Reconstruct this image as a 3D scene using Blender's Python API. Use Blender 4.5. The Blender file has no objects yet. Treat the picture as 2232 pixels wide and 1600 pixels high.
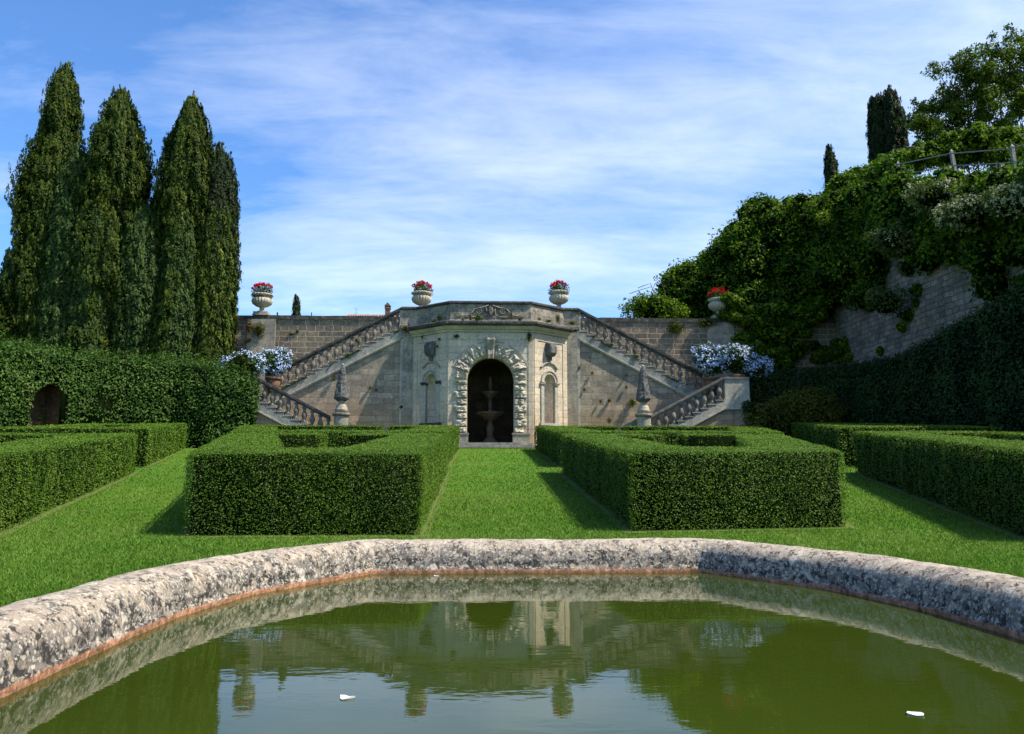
import bpy, math, random
import numpy as np
from mathutils import Vector, Matrix, noise
random.seed(7)
rng = np.random.default_rng(7)
PI = math.pi
C = bpy.context.scene.collection
sc = bpy.context.scene

# ------------------------------------------------------------------ camera
YAW, PITCH, CAMZ, FPX = math.radians(2.087), math.atan(230/1674), 1.6, 1674.0
SL = 125/1674          # the garden rises gently away from the pool
def G(y): return SL*y
cam = bpy.data.objects.new('camera', bpy.data.cameras.new('camera')); C.objects.link(cam)
cam.location = (0, 0, CAMZ); cam.rotation_euler = (PI/2 + PITCH, 0, -YAW)
cam.data.lens = 27.0; cam.data.sensor_width = 36; cam.data.clip_end = 3000; cam.data.clip_start = .05
sc.camera = cam
_R = (Matrix.Rotation(-YAW, 3, 'Z') @ Matrix.Rotation(PI/2 + PITCH, 3, 'X'))
def at(px, py, Y=None, Z=None):
    d = _R @ Vector(((px-1116)/FPX, -(py-800)/FPX, -1))
    t = d.y and (Y/d.y) if Y is not None else (Z-CAMZ)/d.z
    return Vector((0, 0, CAMZ)) + d*t

# ------------------------------------------------------------------ materials
def ramp(nt, fac, stops):
    n = nt.nodes.new('ShaderNodeValToRGB'); nt.links.new(fac, n.inputs[0])
    e = n.color_ramp.elements
    while len(e) < len(stops): e.new(.5)
    for k, (p, c) in enumerate(stops):
        e[k].position = p; e[k].color = (c, c, c, 1) if isinstance(c, (int, float)) else (*c, 1)
    return n.outputs[0]
def mixc(nt, fac, a, b, mode='MIX'):
    n = nt.nodes.new('ShaderNodeMix'); n.data_type = 'RGBA'; n.blend_type = mode
    for s, v in ((n.inputs[0], fac), (n.inputs[6], a), (n.inputs[7], b)):
        if isinstance(v, bpy.types.NodeSocket): nt.links.new(v, s)
        elif isinstance(v, (int, float)): s.default_value = v if s.type == 'VALUE' else (v, v, v, 1)
        else: s.default_value = (*v, 1)
    return n.outputs[2]
def mth(nt, op, a, b=0.0, c=None, clamp=False):
    n = nt.nodes.new('ShaderNodeMath'); n.operation = op; n.use_clamp = clamp
    for k, v in enumerate((a, b) if c is None else (a, b, c)):
        if isinstance(v, bpy.types.NodeSocket): nt.links.new(v, n.inputs[k])
        else: n.inputs[k].default_value = v
    return n.outputs[0]
def pos(nt, scale=(1, 1, 1), loc=(0, 0, 0), rot=(0, 0, 0)):
    g = nt.nodes.new('ShaderNodeNewGeometry'); m = nt.nodes.new('ShaderNodeMapping')
    nt.links.new(g.outputs['Position'], m.inputs[0])
    m.inputs['Scale'].default_value = scale; m.inputs['Location'].default_value = loc; m.inputs['Rotation'].default_value = rot
    return m.outputs[0]
def tex(nt, vec, scale, detail=4, rough=.55, dist=0.0):
    n = nt.nodes.new('ShaderNodeTexNoise'); nt.links.new(vec, n.inputs['Vector'])
    n.inputs['Scale'].default_value = scale; n.inputs['Detail'].default_value = detail
    n.inputs['Roughness'].default_value = rough; n.inputs['Distortion'].default_value = dist
    return n.outputs[0]
def vor(nt, vec, scale, feature='F1', out=0):
    n = nt.nodes.new('ShaderNodeTexVoronoi'); n.feature = feature; nt.links.new(vec, n.inputs['Vector'])
    n.inputs['Scale'].default_value = scale
    return n.outputs[out]
def newmat(name):
    m = bpy.data.materials.new(name); m.use_nodes = True; nt = m.node_tree
    b = nt.nodes['Principled BSDF']; b.inputs['Roughness'].default_value = .9
    b.inputs['Specular IOR Level'].default_value = .25
    return m, nt, b
def bump(nt, b, h, strength=.5, dist=.02):
    n = nt.nodes.new('ShaderNodeBump'); n.inputs['Strength'].default_value = strength; n.inputs['Distance'].default_value = dist
    nt.links.new(h, n.inputs['Height']); nt.links.new(n.outputs[0], b.inputs['Normal']); return n
def zof(nt):
    g = nt.nodes.new('ShaderNodeNewGeometry'); s = nt.nodes.new('ShaderNodeSeparateXYZ')
    nt.links.new(g.outputs['Position'], s.inputs[0]); return s.outputs

def stone(name, base, base2, block=None, mortar=None, mw=.012, dark=.5, darkcol=(.05, .048, .045), ochre=0.0,
          ochre_z=(1.0, 2.6), bumpd=.02, streak=True, spots=.35, darkpos=.55, topdark=None, var=.35, blotch=.32):
    m, nt, b = newmat(name)
    n1 = tex(nt, pos(nt), 1.3, 5, .6); col = mixc(nt, ramp(nt, n1, [(.35, 0.0), (.65, 1.0)]), base, base2)
    h = tex(nt, pos(nt), 14, 6, .7)
    if block:
        uv = nt.nodes.new('ShaderNodeTexCoord'); jt = nt.nodes.new('ShaderNodeVectorMath'); jt.operation = 'ADD'
        nz = nt.nodes.new('ShaderNodeTexNoise'); nt.links.new(uv.outputs['UV'], nz.inputs['Vector']); nz.inputs['Scale'].default_value = 2.2
        sc_ = nt.nodes.new('ShaderNodeVectorMath'); sc_.operation = 'SCALE'; nt.links.new(nz.outputs[1], sc_.inputs[0]); sc_.inputs['Scale'].default_value = .13
        nt.links.new(uv.outputs['UV'], jt.inputs[0]); nt.links.new(sc_.outputs[0], jt.inputs[1])
        br = nt.nodes.new('ShaderNodeTexBrick'); nt.links.new(jt.outputs[0], br.inputs['Vector'])
        br.inputs['Scale'].default_value = 1; br.inputs['Brick Width'].default_value = block[0]; br.inputs['Row Height'].default_value = block[1]
        br.inputs['Mortar Size'].default_value = mw; br.inputs['Mortar Smooth'].default_value = .3
        br.inputs['Color1'].default_value = (1-var, 1-var, 1-var, 1); br.inputs['Color2'].default_value = (1+var*.5, 1+var*.45, 1+var*.4, 1)
        br.inputs['Mortar'].default_value = (1, 1, 1, 1); br.squash = 1.5; br.squash_frequency = 2; br.offset = .42; br.offset_frequency = 2
        col = mixc(nt, 1.0, col, br.outputs[0], 'MULTIPLY')
    col = mixc(nt, ramp(nt, tex(nt, pos(nt), 9, 5, .75), [(.36, .0), (.62, .62)]), col, mixc(nt, 1.0, col, (.45, .44, .43), 'MULTIPLY'))
    # lichen / soot: irregular dark blotches, vertical runs
    d1 = tex(nt, pos(nt, (1, 1, 1)), 3.0, 7, .72)
    d1 = ramp(nt, d1, [(darkpos-.07, 0.0), (darkpos+.13, 1.0)])
    if streak:
        s1 = tex(nt, pos(nt, (1, 1, .12)), 2.6, 4, .6); s1 = ramp(nt, s1, [(.5, 0.0), (.68, 1.0)])
        d1 = mth(nt, 'MAXIMUM', d1, mth(nt, 'MULTIPLY', s1, .75))
    if topdark:
        zr = nt.nodes.new('ShaderNodeMapRange'); nt.links.new(zof(nt)[2], zr.inputs[0]); zr.inputs[1].default_value = topdark[0]; zr.inputs[2].default_value = topdark[1]
        tn = mth(nt, 'MULTIPLY', zr.outputs[0], ramp(nt, tex(nt, pos(nt, (1, 1, .3)), 2.2, 5, .65), [(.3, .25), (.6, 1.0)]))
        d1 = mth(nt, 'MAXIMUM', d1, tn)
    col = mixc(nt, mth(nt, 'MULTIPLY', d1, dark), col, darkcol)
    if spots:
        v = ramp(nt, tex(nt, pos(nt), 11, 6, .8), [(.54, 0.0), (.62, 1.0)])
        col = mixc(nt, mth(nt, 'MULTIPLY', v, spots), col, darkcol)
        v2 = ramp(nt, tex(nt, pos(nt, loc=(9, 3, 2)), 8, 6, .8), [(.56, 0.0), (.64, 1.0)])
        col = mixc(nt, mth(nt, 'MULTIPLY', v2, spots*.7), col, (.5, .46, .38))
    if ochre:
        zr = nt.nodes.new('ShaderNodeMapRange'); nt.links.new(zof(nt)[2], zr.inputs[0]); zr.inputs[1].default_value = ochre_z[1]; zr.inputs[2].default_value = ochre_z[0]
        on = mth(nt, 'MULTIPLY', zr.outputs[0], ramp(nt, tex(nt, pos(nt), 1.9, 5, .6), [(.3, .2), (.65, 1.0)]))
        col = mixc(nt, mth(nt, 'MULTIPLY', on, ochre), col, (.42, .23, .09))
    col = mixc(nt, ramp(nt, tex(nt, pos(nt, loc=(2, 8, 1)), .55, 5, .65), [(.4, .0), (.62, blotch)]), col, mixc(nt, 1.0, col, (.55, .56, .60), 'MULTIPLY'))
    if block:
        fade = ramp(nt, tex(nt, pos(nt, loc=(5, 5, 5)), 1.7, 4, .6), [(.34, .4), (.56, 1.0)])
        col = mixc(nt, mth(nt, 'MULTIPLY', mth(nt, 'MULTIPLY', br.outputs[1], .85), fade), col, mortar or (.1, .09, .08))
        h = mth(nt, 'SUBTRACT', h, mth(nt, 'MULTIPLY', br.outputs[1], fade))
    nt.links.new(col, b.inputs['Base Color']); bump(nt, b, h, .7, bumpd); return m

def leafmat(name, dark, mid, light, patch=.5, transl=.22, rough=.6, pscale=1.6, spec=.12):
    m, nt, b = newmat(name)
    a = nt.nodes.new('ShaderNodeAttribute'); a.attribute_name = 'tint'
    col = ramp(nt, a.outputs['Fac'], [(0.0, dark), (.55, mid), (1.0, light)])
    p = ramp(nt, tex(nt, pos(nt), pscale, 4, .6), [(.35, 0.0), (.65, 1.0)])
    col = mixc(nt, mth(nt, 'MULTIPLY', p, patch), col, mixc(nt, 1.0, col, (.72, .80, .66), 'MULTIPLY'))
    nt.links.new(col, b.inputs['Base Color']); b.inputs['Roughness'].default_value = rough; b.inputs['Specular IOR Level'].default_value = spec
    if 'box' in name or 'tall' in name:      # greyish woody patches where the clipping shows the twigs
        tw = ramp(nt, tex(nt, pos(nt, (1, 1, .35), loc=(7, 2, 3)), 2.4, 6, .75), [(.54, 0.0), (.68, 1.0)]); tw2 = ramp(nt, tex(nt, pos(nt), 38, 2), [(.42, 0.0), (.6, 1.0)])
        col = mixc(nt, mth(nt, 'MULTIPLY', mth(nt, 'MULTIPLY', tw, tw2), .7), col, (.16, .15, .075)); nt.links.new(col, b.inputs['Base Color'])
    t = nt.nodes.new('ShaderNodeBsdfTranslucent'); nt.links.new(mixc(nt, 1.0, col, (1.1, 1.25, .6), 'MULTIPLY'), t.inputs[0])
    mx = nt.nodes.new('ShaderNodeMixShader'); mx.inputs[0].default_value = transl
    nt.links.new(b.outputs[0], mx.inputs[1]); nt.links.new(t.outputs[0], mx.inputs[2])
    nt.links.new(mx.outputs[0], nt.nodes['Material Output'].inputs[0]); return m
def plain(name, c, rough=.8, vary=.25, scale=8, spec=.25):
    m, nt, b = newmat(name)
    n = tex(nt, pos(nt), scale, 4, .6)
    nt.links.new(mixc(nt, ramp(nt, n, [(.3, 0.0), (.7, 1.0)]), tuple(x*(1-vary) for x in c), tuple(min(1, x*(1+vary)) for x in c)), b.inputs['Base Color'])
    b.inputs['Roughness'].default_value = rough; b.inputs['Specular IOR Level'].default_value = spec
    bump(nt, b, n, .3, .01); return m

M = {}
M['facade'] = stone('pale_limestone', (.85, .70, .50), (.70, .575, .43), (1.05, .34), (.2, .18, .14), .008, dark=.55, darkcol=(.2, .185, .16), ochre=.6, ochre_z=(3.4, 5.2), darkpos=.6, spots=.22, topdark=(7.6, 9.1), var=.12, blotch=.2)
M['grey_ashlar'] = stone('grey_ashlar', (.54, .46, .33), (.38, .34, .27), (.7, .42), (.36, .33, .27), .012, dark=.75, darkcol=(.1, .1, .1), ochre=.7, ochre_z=(3.4, 5.4), darkpos=.52, var=.22)
M['panel'] = stone('flank_stone', (.54, .44, .30), (.36, .305, .23), (.56, .30), (.13, .11, .085), .011, dark=.6, darkcol=(.1, .095, .09), ochre=.8, ochre_z=(3.3, 5.6), darkpos=.56, var=.32)
M['terrace'] = stone('terrace_wall_stone', (.35, .275, .185), (.22, .18, .13), (.48, .30), (.60, .49, .34), .016, dark=.7, darkcol=(.06, .058, .055), darkpos=.52, spots=.5, bumpd=.04, var=.4)
M['hill_wall'] = stone('rubble_wall_stone', (.44, .36, .28), (.27, .225, .175), (.46, .25), (.04, .036, .03), .02, dark=.6, darkcol=(.07, .068, .065), darkpos=.55, spots=.5, bumpd=.05, var=.4)
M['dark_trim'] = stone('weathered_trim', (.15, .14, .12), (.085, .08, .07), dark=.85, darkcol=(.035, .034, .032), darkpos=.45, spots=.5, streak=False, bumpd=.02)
M['parapet'] = stone('weathered_parapet', (.52, .45, .34), (.36, .32, .25), (.9, .5), (.2, .18, .15), .008, dark=.8, darkcol=(.07, .068, .062), darkpos=.5, spots=.4)
M['stringer'] = stone('stringer_stone', (.48, .45, .37), (.34, .32, .265), dark=.65, darkcol=(.11, .11, .105), darkpos=.5, spots=.35)
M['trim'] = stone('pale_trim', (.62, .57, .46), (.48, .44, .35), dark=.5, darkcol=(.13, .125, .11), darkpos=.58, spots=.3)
M['rustic'] = stone('rusticated_stone', (.76, .67, .50), (.52, .46, .35), dark=.75, darkcol=(.12, .115, .1), darkpos=.56, spots=.4, bumpd=.05, streak=False)
M['baluster'] = stone('baluster_stone', (.30, .27, .215), (.17, .155, .13), dark=.75, darkcol=(.07, .07, .066), darkpos=.5, spots=.4, streak=False)
M['urn'] = stone('urn_stone', (.62, .55, .42), (.46, .4, .31), dark=.45, darkcol=(.12, .1, .08), darkpos=.6, spots=.3, streak=False)
M['obelisk'] = stone('obelisk_stone', (.24, .23, .21), (.14, .138, .13), dark=.8, darkcol=(.05, .05, .05), darkpos=.47, spots=.6, bumpd=.06)
M['pedestal'] = stone('pedestal_stone', (.52, .45, .32), (.36, .33, .26), dark=.6, darkcol=(.1, .1, .09), darkpos=.55, spots=.4)
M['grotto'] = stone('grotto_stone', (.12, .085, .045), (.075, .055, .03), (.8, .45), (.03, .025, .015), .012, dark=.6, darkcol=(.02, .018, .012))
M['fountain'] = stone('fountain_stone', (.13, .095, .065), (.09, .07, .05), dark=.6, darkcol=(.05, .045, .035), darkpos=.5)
M['brick'] = stone('brown_brick', (.2, .1, .05), (.13, .07, .035), (.3, .1), (.06, .04, .03), .01, dark=.5, darkcol=(.03, .02, .015))
M['tile'] = plain('roof_tile', (.34, .2, .15), vary=.4, scale=3)
M['plaster'] = plain('house_plaster', (.45, .36, .26))
M['wood'] = plain('grey_wood', (.22, .2, .175), vary=.4, scale=12)
M['metal'] = plain('antenna_metal', (.2, .2, .2), .5)
M['terracotta'] = plain('terracotta', (.16, .085, .05))
M['bark'] = plain('bark', (.08, .06, .045), vary=.4)
M['petal'] = plain('floating_petal', (.55, .55, .5), .5, .05)
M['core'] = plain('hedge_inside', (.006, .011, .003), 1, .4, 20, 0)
M['box'] = leafmat('boxwood_leaves', (.028, .062, .006), (.09, .165, .012), (.145, .225, .028), patch=.5, transl=.25, rough=.5)
M['yew'] = leafmat('tall_hedge_leaves', (.018, .048, .008), (.055, .12, .016), (.13, .2, .045), patch=.5, transl=.2)
M['ivyhedge'] = leafmat('dark_hedge_leaves', (.010, .027, .008), (.027, .058, .014), (.055, .10, .022), patch=.5, transl=.12)
M['cyp_gold'] = leafmat('cypress_foliage_olive', (.018, .038, .004), (.062, .092, .010), (.17, .18, .02), patch=.5, transl=.12, pscale=1.0)
M['cyp_green'] = leafmat('cypress_foliage_green', (.02, .042, .01), (.06, .10, .022), (.13, .18, .04), patch=.5, transl=.12, pscale=1.0)
M['cyp_dark'] = leafmat('cypress_foliage_dark', (.01, .018, .006), (.026, .042, .012), (.055, .075, .02), patch=.4, transl=.08)
M['ivy'] = leafmat('creeper_leaves', (.016, .040, .004), (.068, .135, .008), (.27, .34, .02), patch=.7, transl=.38, pscale=.6)
M['brush'] = leafmat('brush_leaves', (.03, .05, .012), (.085, .115, .03), (.18, .2, .07), patch=.6, transl=.22, pscale=.8)
M['tree'] = leafmat('tree_leaves', (.03, .05, .006), (.08, .125, .014), (.18, .22, .03), patch=.5, transl=.42)
M['olive'] = leafmat('olive_bush_leaves', (.025, .035, .006), (.08, .09, .012), (.17, .17, .02), patch=.5, transl=.25)
M['moss'] = leafmat('moss_leaves', (.03, .045, .008), (.08, .1, .015), (.19, .18, .04), patch=.3)
M['rust'] = leafmat('dry_leaves', (.06, .04, .015), (.14, .1, .03), (.25, .2, .06), patch=.3)
M['gerleaf'] = leafmat('geranium_leaves', (.02, .04, .01), (.05, .09, .015), (.1, .14, .03), patch=.3)
M['red'] = leafmat('red_petals', (.35, .002, .006), (.6, .006, .012), (.75, .04, .05), patch=.15, transl=.15)
M['blue'] = leafmat('pale_blue_petals', (.30, .38, .72), (.50, .60, .88), (.78, .84, .95), patch=.15, transl=.2)
M['cream'] = leafmat('cream_petals', (.28, .28, .13), (.42, .41, .24), (.6, .58, .4), patch=.2, transl=.2)
M['yel'] = leafmat('yellow_green_leaves', (.08, .13, .01), (.18, .25, .02), (.35, .4, .05), patch=.2, transl=.35)
M['grass'] = leafmat('grass_blades', (.045, .12, .008), (.10, .195, .02), (.21, .28, .05), patch=.7, transl=.3, rough=.6, pscale=.9, spec=.15)

def lawn_mat():
    m, nt, b = newmat('lawn')
    f = tex(nt, pos(nt), 55, 5, .8); p = tex(nt, pos(nt), .8, 5, .65); q = tex(nt, pos(nt), 5, 4, .6)
    c = ramp(nt, f, [(.25, (.03, .095, .006)), (.5, (.065, .165, .011)), (.78, (.13, .23, .025))])
    c = mixc(nt, mth(nt, 'MULTIPLY', ramp(nt, p, [(.4, 0.0), (.7, 1.0)]), .7), c, (.12, .17, .03))
    c = mixc(nt, mth(nt, 'MULTIPLY', ramp(nt, q, [(.45, 0.0), (.75, 1.0)]), .4), c, (.04, .11, .008))
    nt.links.new(c, b.inputs['Base Color']); b.inputs['Roughness'].default_value = 1; b.inputs['Specular IOR Level'].default_value = .1
    bump(nt, b, f, .9, .03); return m
M['lawn'] = lawn_mat()
def soil_mat():
    m, nt, b = newmat('bare_soil')
    f = tex(nt, pos(nt), 18, 5, .7)
    nt.links.new(ramp(nt, f, [(.3, (.05, .085, .012)), (.7, (.12, .16, .03))]), b.inputs['Base Color']); bump(nt, b, f, .8, .02); return m
M['soil'] = soil_mat()
def rim_mat():
    m, nt, b = newmat('lichen_covered_limestone')
    n1 = tex(nt, pos(nt), 4, 6, .65)
    col = ramp(nt, n1, [(.32, (.25, .20, .15)), (.5, (.35, .285, .215)), (.68, (.47, .395, .31))])
    z = zof(nt)[2]
    zr = nt.nodes.new('ShaderNodeMapRange'); nt.links.new(z, zr.inputs[0]); zr.inputs[1].default_value = 1.0; zr.inputs[2].default_value = .81
    # grey-black lichen, thick on the sloping flank, patchy on the crown
    grey = tex(nt, pos(nt, (1, 1, .8)), 6.5, 10, .8, .3)
    gm = ramp(nt, mth(nt, 'ADD', grey, mth(nt, 'MULTIPLY', zr.outputs[0], .17)), [(.53, 0.0), (.60, 1.0)])
    col = mixc(nt, mth(nt, 'MULTIPLY', gm, .85), col, mixc(nt, tex(nt, pos(nt), 45, 3), (.06, .058, .055), (.23, .2, .17)))
    blk = tex(nt, pos(nt, loc=(3, 1, 0)), 14, 9, .82, .4)
    bm = ramp(nt, mth(nt, 'ADD', blk, mth(nt, 'MULTIPLY', zr.outputs[0], .05)), [(.55, 0.0), (.58, 1.0)])
    col = mixc(nt, mth(nt, 'MULTIPLY', bm, .9), col, (.022, .02, .02))
    # round pale lichens of several sizes
    for scl, th, cc, lo, seed in ((7, .31, (.56, .50, .40), .56, 1), (14, .36, (.38, .30, .21), .47, 5), (28, .37, (.48, .42, .32), .48, 9), (50, .37, (.50, .45, .36), .50, 14)):
        wob = nt.nodes.new('ShaderNodeVectorMath'); wob.operation = 'ADD'
        nz = nt.nodes.new('ShaderNodeTexNoise'); nt.links.new(pos(nt), nz.inputs['Vector']); nz.inputs['Scale'].default_value = scl*1.6
        s_ = nt.nodes.new('ShaderNodeVectorMath'); s_.operation = 'SCALE'; nt.links.new(nz.outputs[1], s_.inputs[0]); s_.inputs['Scale'].default_value = .9/scl
        nt.links.new(pos(nt, loc=(seed, seed, seed)), wob.inputs[0]); nt.links.new(s_.outputs[0], wob.inputs[1])
        dd = vor(nt, wob.outputs[0], scl); ms = ramp(nt, dd, [(th-.04, 1.0), (th+.02, 0.0)])
        sel = ramp(nt, tex(nt, pos(nt, loc=(seed*2, 0, 0)), scl*.45, 2), [(lo-.03, 0.0), (lo+.03, 1.0)])
        col = mixc(nt, mth(nt, 'MULTIPLY', mth(nt, 'MULTIPLY', ms, sel), .85), col, cc)
    # terracotta coloured band along the waterline
    zw = mth(nt, 'ADD', z, mth(nt, 'MULTIPLY', tex(nt, pos(nt), 9, 3), .03))
    wr = nt.nodes.new('ShaderNodeMapRange'); nt.links.new(zw, wr.inputs[0]); wr.inputs[1].default_value = .783; wr.inputs[2].default_value = .772
    band = mixc(nt, ramp(nt, tex(nt, pos(nt), 20, 4, .7), [(.35, 0.0), (.65, 1.0)]), (.20, .09, .045), (.55, .28, .16))
    col = mixc(nt, wr.outputs[0], col, band)
    nt.links.new(col, b.inputs['Base Color'])
    h = mth(nt, 'ADD', tex(nt, pos(nt), 16, 7, .7), mth(nt, 'MULTIPLY', bm, -.25)); bump(nt, b, h, .8, .025); return m
M['rim'] = rim_mat()
def water_mat():
    m, nt, b = newmat('green_pond_water')
    c = ramp(nt, tex(nt, pos(nt), .5, 3), [(.3, (.022, .034, .003)), (.7, (.030, .046, .005))])
    nt.links.new(c, b.inputs['Base Color']); b.inputs['Roughness'].default_value = .015; b.inputs['IOR'].default_value = 1.33
    b.inputs['Specular IOR Level'].default_value = .75
    w = tex(nt, pos(nt, (1, 2.2, 1)), 3.2, 3, .5, .3); w2 = tex(nt, pos(nt, (1, 3, 1), loc=(4, 2, 0)), 11, 2, .5)
    amp = ramp(nt, tex(nt, pos(nt), .45, 2), [(.38, .15), (.62, 1.0)])
    h = mth(nt, 'ADD', w, mth(nt, 'MULTIPLY', mth(nt, 'MULTIPLY', w2, amp), .22))
    bump(nt, b, h, .12, .006); return m
M['water'] = water_mat()

# ------------------------------------------------------------------ object helpers
def tag(o, label=None, cat=None, group=None, kind=None):
    if label: o['label'] = label
    if cat: o['category'] = cat
    if group: o['group'] = group
    if kind: o['kind'] = kind
    return o
def empty(name, loc, label, cat, group=None):
    o = bpy.data.objects.new(name, None); C.objects.link(o); o.location = loc; o.empty_display_size = .2
    return tag(o, label, cat, group)
def link(name, me, parent=None, loc=None):
    o = bpy.data.objects.new(name, me); C.objects.link(o)
    if parent is not None:
        o.parent = parent
        w = parent.get('_w', 0)
    if loc is not None: o.location = loc
    return o
class MB:
    """collects faces, builds one mesh with metre-scaled UVs"""
    ZA, ZB = 0.0, 1.0
    def __init__(s, cx=0.0, sg=1): s.v = []; s.f = []; s.mi = []; s.sm = []; s.cx = cx; s.sg = sg; s.m = 0; s.smooth = False
    def p(s, u, y, z): s.v.append((s.cx + s.sg*u, y, MB.ZA + MB.ZB*z)); return len(s.v)-1
    def face(s, idx):
        s.f.append(tuple(reversed(idx)) if s.sg < 0 else tuple(idx)); s.mi.append(s.m); s.sm.append(s.smooth)
    def hexa(s, P):
        i = [s.p(*q) for q in P]      # 0-3 bottom ccw from above, 4-7 top
        for q in ((3, 2, 1, 0), (4, 5, 6, 7), (0, 1, 5, 4), (1, 2, 6, 5), (2, 3, 7, 6), (3, 0, 4, 7)): s.face([i[k] for k in q])
    def box(s, u0, u1, y0, y1, z0, z1): s.hexa([(u0, y0, z0), (u1, y0, z0), (u1, y1, z0), (u0, y1, z0), (u0, y0, z1), (u1, y0, z1), (u1, y1, z1), (u0, y1, z1)])
    def slope(s, u0, z0, u1, z1, y0, y1, th): s.hexa([(u0, y0, z0-th), (u1, y0, z1-th), (u1, y1, z1-th), (u0, y1, z0-th), (u0, y0, z0), (u1, y0, z1), (u1, y1, z1), (u0, y1, z0)])
    def prism(s, poly, y0, y1):       # poly in (u,z), ccw seen from the camera side
        n = len(poly); a = [s.p(u, y0, z) for u, z in poly]; b = [s.p(u, y1, z) for u, z in poly]
        s.face(a); s.face(b[::-1])
        for k in range(n): j = (k+1) % n; s.face([a[k], b[k], b[j], a[j]])
    def planprism(s, poly, z0, z1):
        n = len(poly); a = [s.p(u, y, z0) for u, y in poly]; b = [s.p(u, y, z1) for u, y in poly]
        s.face(a[::-1]); s.face(b)
        for k in range(n): j = (k+1) % n; s.face([a[k], a[j], b[j], b[k]])
    def lathe(s, prof, c=(0, 0, 0), seg=16, flute=0, amp=0, fr=(0, 0), lobes=0):
        rows = []
        for r, z in prof:
            row = []
            for k in range(seg):
                a = 2*PI*k/seg; rr = r
                if flute and fr[0] <= z <= fr[1]: rr = r*(1-amp*(1-abs(math.sin(a*flute/2))))
                row.append(s.p(c[0]+rr*math.cos(a), c[1]+rr*math.sin(a), c[2]+z))
            rows.append(row)
        for i in range(len(rows)-1):
            for k in range(seg): j = (k+1) % seg; s.face([rows[i][k], rows[i][j], rows[i+1][j], rows[i+1][k]])
        s.face(rows[0][::-1]); s.face(rows[-1])
    def tube(s, pts, r, seg=6, taper=1.0):
        rows = []; n = len(pts)
        for i, q in enumerate(pts):
            q = Vector(q); d = (Vector(pts[min(i+1, n-1)])-Vector(pts[max(i-1, 0)])).normalized()
            a = d.cross(Vector((0, 0, 1)) if abs(d.z) < .9 else Vector((1, 0, 0))).normalized(); b = d.cross(a)
            rr = (r[i] if isinstance(r, (list, tuple)) else r*(1+(taper-1)*i/max(1, n-1)))
            rows.append([s.p(*(q+a*rr*math.cos(2*PI*k/seg)+b*rr*math.sin(2*PI*k/seg))) for k in range(seg)])
        for i in range(n-1):
            for k in range(seg): j = (k+1) % seg; s.face([rows[i][k], rows[i][j], rows[i+1][j], rows[i+1][k]])
        s.face(rows[0][::-1]); s.face(rows[-1])
    def sweep(s, path, prof, closed=False, caps=True, jit=0, skipcap=False):
        """profile (outward offset, z) swept along a plan polyline; outward = right of direction"""
        n = len(path); rows = []
        for i in range(n):
            if closed: a, b, c = path[i-1], path[i], path[(i+1) % n]
            else: a, b, c = path[max(i-1, 0)], path[i], path[min(i+1, n-1)]
            def nd(p, q):
                d = Vector((q[0]-p[0], q[1]-p[1])); 
                return Vector((d.y, -d.x)).normalized() if d.length > 1e-9 else None
            n1, n2 = nd(a, b), nd(b, c); n1 = n1 or n2; n2 = n2 or n1
            mv = (n1+n2); mv = mv/mv.length_squared*2 if mv.length > 1e-6 else n1
            rows.append([s.p(b[0]+mv.x*o + (random.uniform(-jit, jit) if jit else 0), b[1]+mv.y*o, z + (random.uniform(-jit, jit) if jit else 0)) for o, z in prof])
        m = len(prof)
        for i in range(n if closed else n-1):
            r0, r1 = rows[i], rows[(i+1) % n]
            for k in range(m-1): s.face([r0[k], r1[k], r1[k+1], r0[k+1]])
        if not closed and caps: s.face(rows[0][:]); s.face(rows[-1][::-1])
        return rows
    def mesh(s, name, mats):
        me = bpy.data.meshes.new(name); me.from_pydata(s.v, [], s.f)
        for m in (mats if isinstance(mats, (list, tuple)) else [mats]): me.materials.append(m)
        me.polygons.foreach_set('material_index', s.mi); me.polygons.foreach_set('use_smooth', s.sm)
        me.validate(clean_customdata=False)
        uv = me.uv_layers.new(name='UVMap')
        for p in me.polygons:
            nx, ny, nz = p.normal
            for li in p.loop_indices:
                x, y, z = me.vertices[me.loops[li].vertex_index].co
                if abs(nz) > .8: uv.data[li].uv = (x, y)
                else:
                    l = math.hypot(nx, ny); uv.data[li].uv = (-x*ny/l + y*nx/l, z)
        return me
    def build(s, name, mats, parent=None):
        """parts are written in world metres; the offset of the root is taken off"""
        o = bpy.data.objects.new(name, s.mesh(name, mats)); C.objects.link(o)
        if parent is not None:
            o.parent = parent
            if parent.type == 'EMPTY': o.location = -parent.location if not parent.get('_local') else (0, 0, 0)
        return o

def np_mesh(name, V, F, mats, mi=None, tint=None, origin=None, parent=None, keep=False):
    V = np.asarray(V, dtype=np.float32); F = np.asarray(F, dtype=np.int32); n = len(F)
    if origin is not None: V = V - np.asarray(origin, dtype=np.float32)
    me = bpy.data.meshes.new(name); me.vertices.add(len(V)); me.vertices.foreach_set('co', V.ravel())
    me.loops.add(n*4); me.loops.foreach_set('vertex_index', F.ravel()); me.polygons.add(n)
    me.polygons.foreach_set('loop_start', np.arange(0, n*4, 4, dtype=np.int32))
    for m in mats: me.materials.append(m)
    if mi is not None: me.polygons.foreach_set('material_index', np.asarray(mi, dtype=np.int32))
    if tint is not None:
        a = me.attributes.new('tint', 'FLOAT', 'POINT'); a.data.foreach_set('value', np.asarray(tint, dtype=np.float32))
    me.update(); me.validate()
    o = bpy.data.objects.new(name, me); C.objects.link(o)
    if origin is not None: o.location = [float(q) for q in origin]
    if parent is not None:
        o.parent = parent
        if parent.type == 'EMPTY' and origin is None: o.location = -parent.location
    return o
def unit(a): return a/np.maximum(np.linalg.norm(a, axis=1, keepdims=True), 1e-9)
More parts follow.
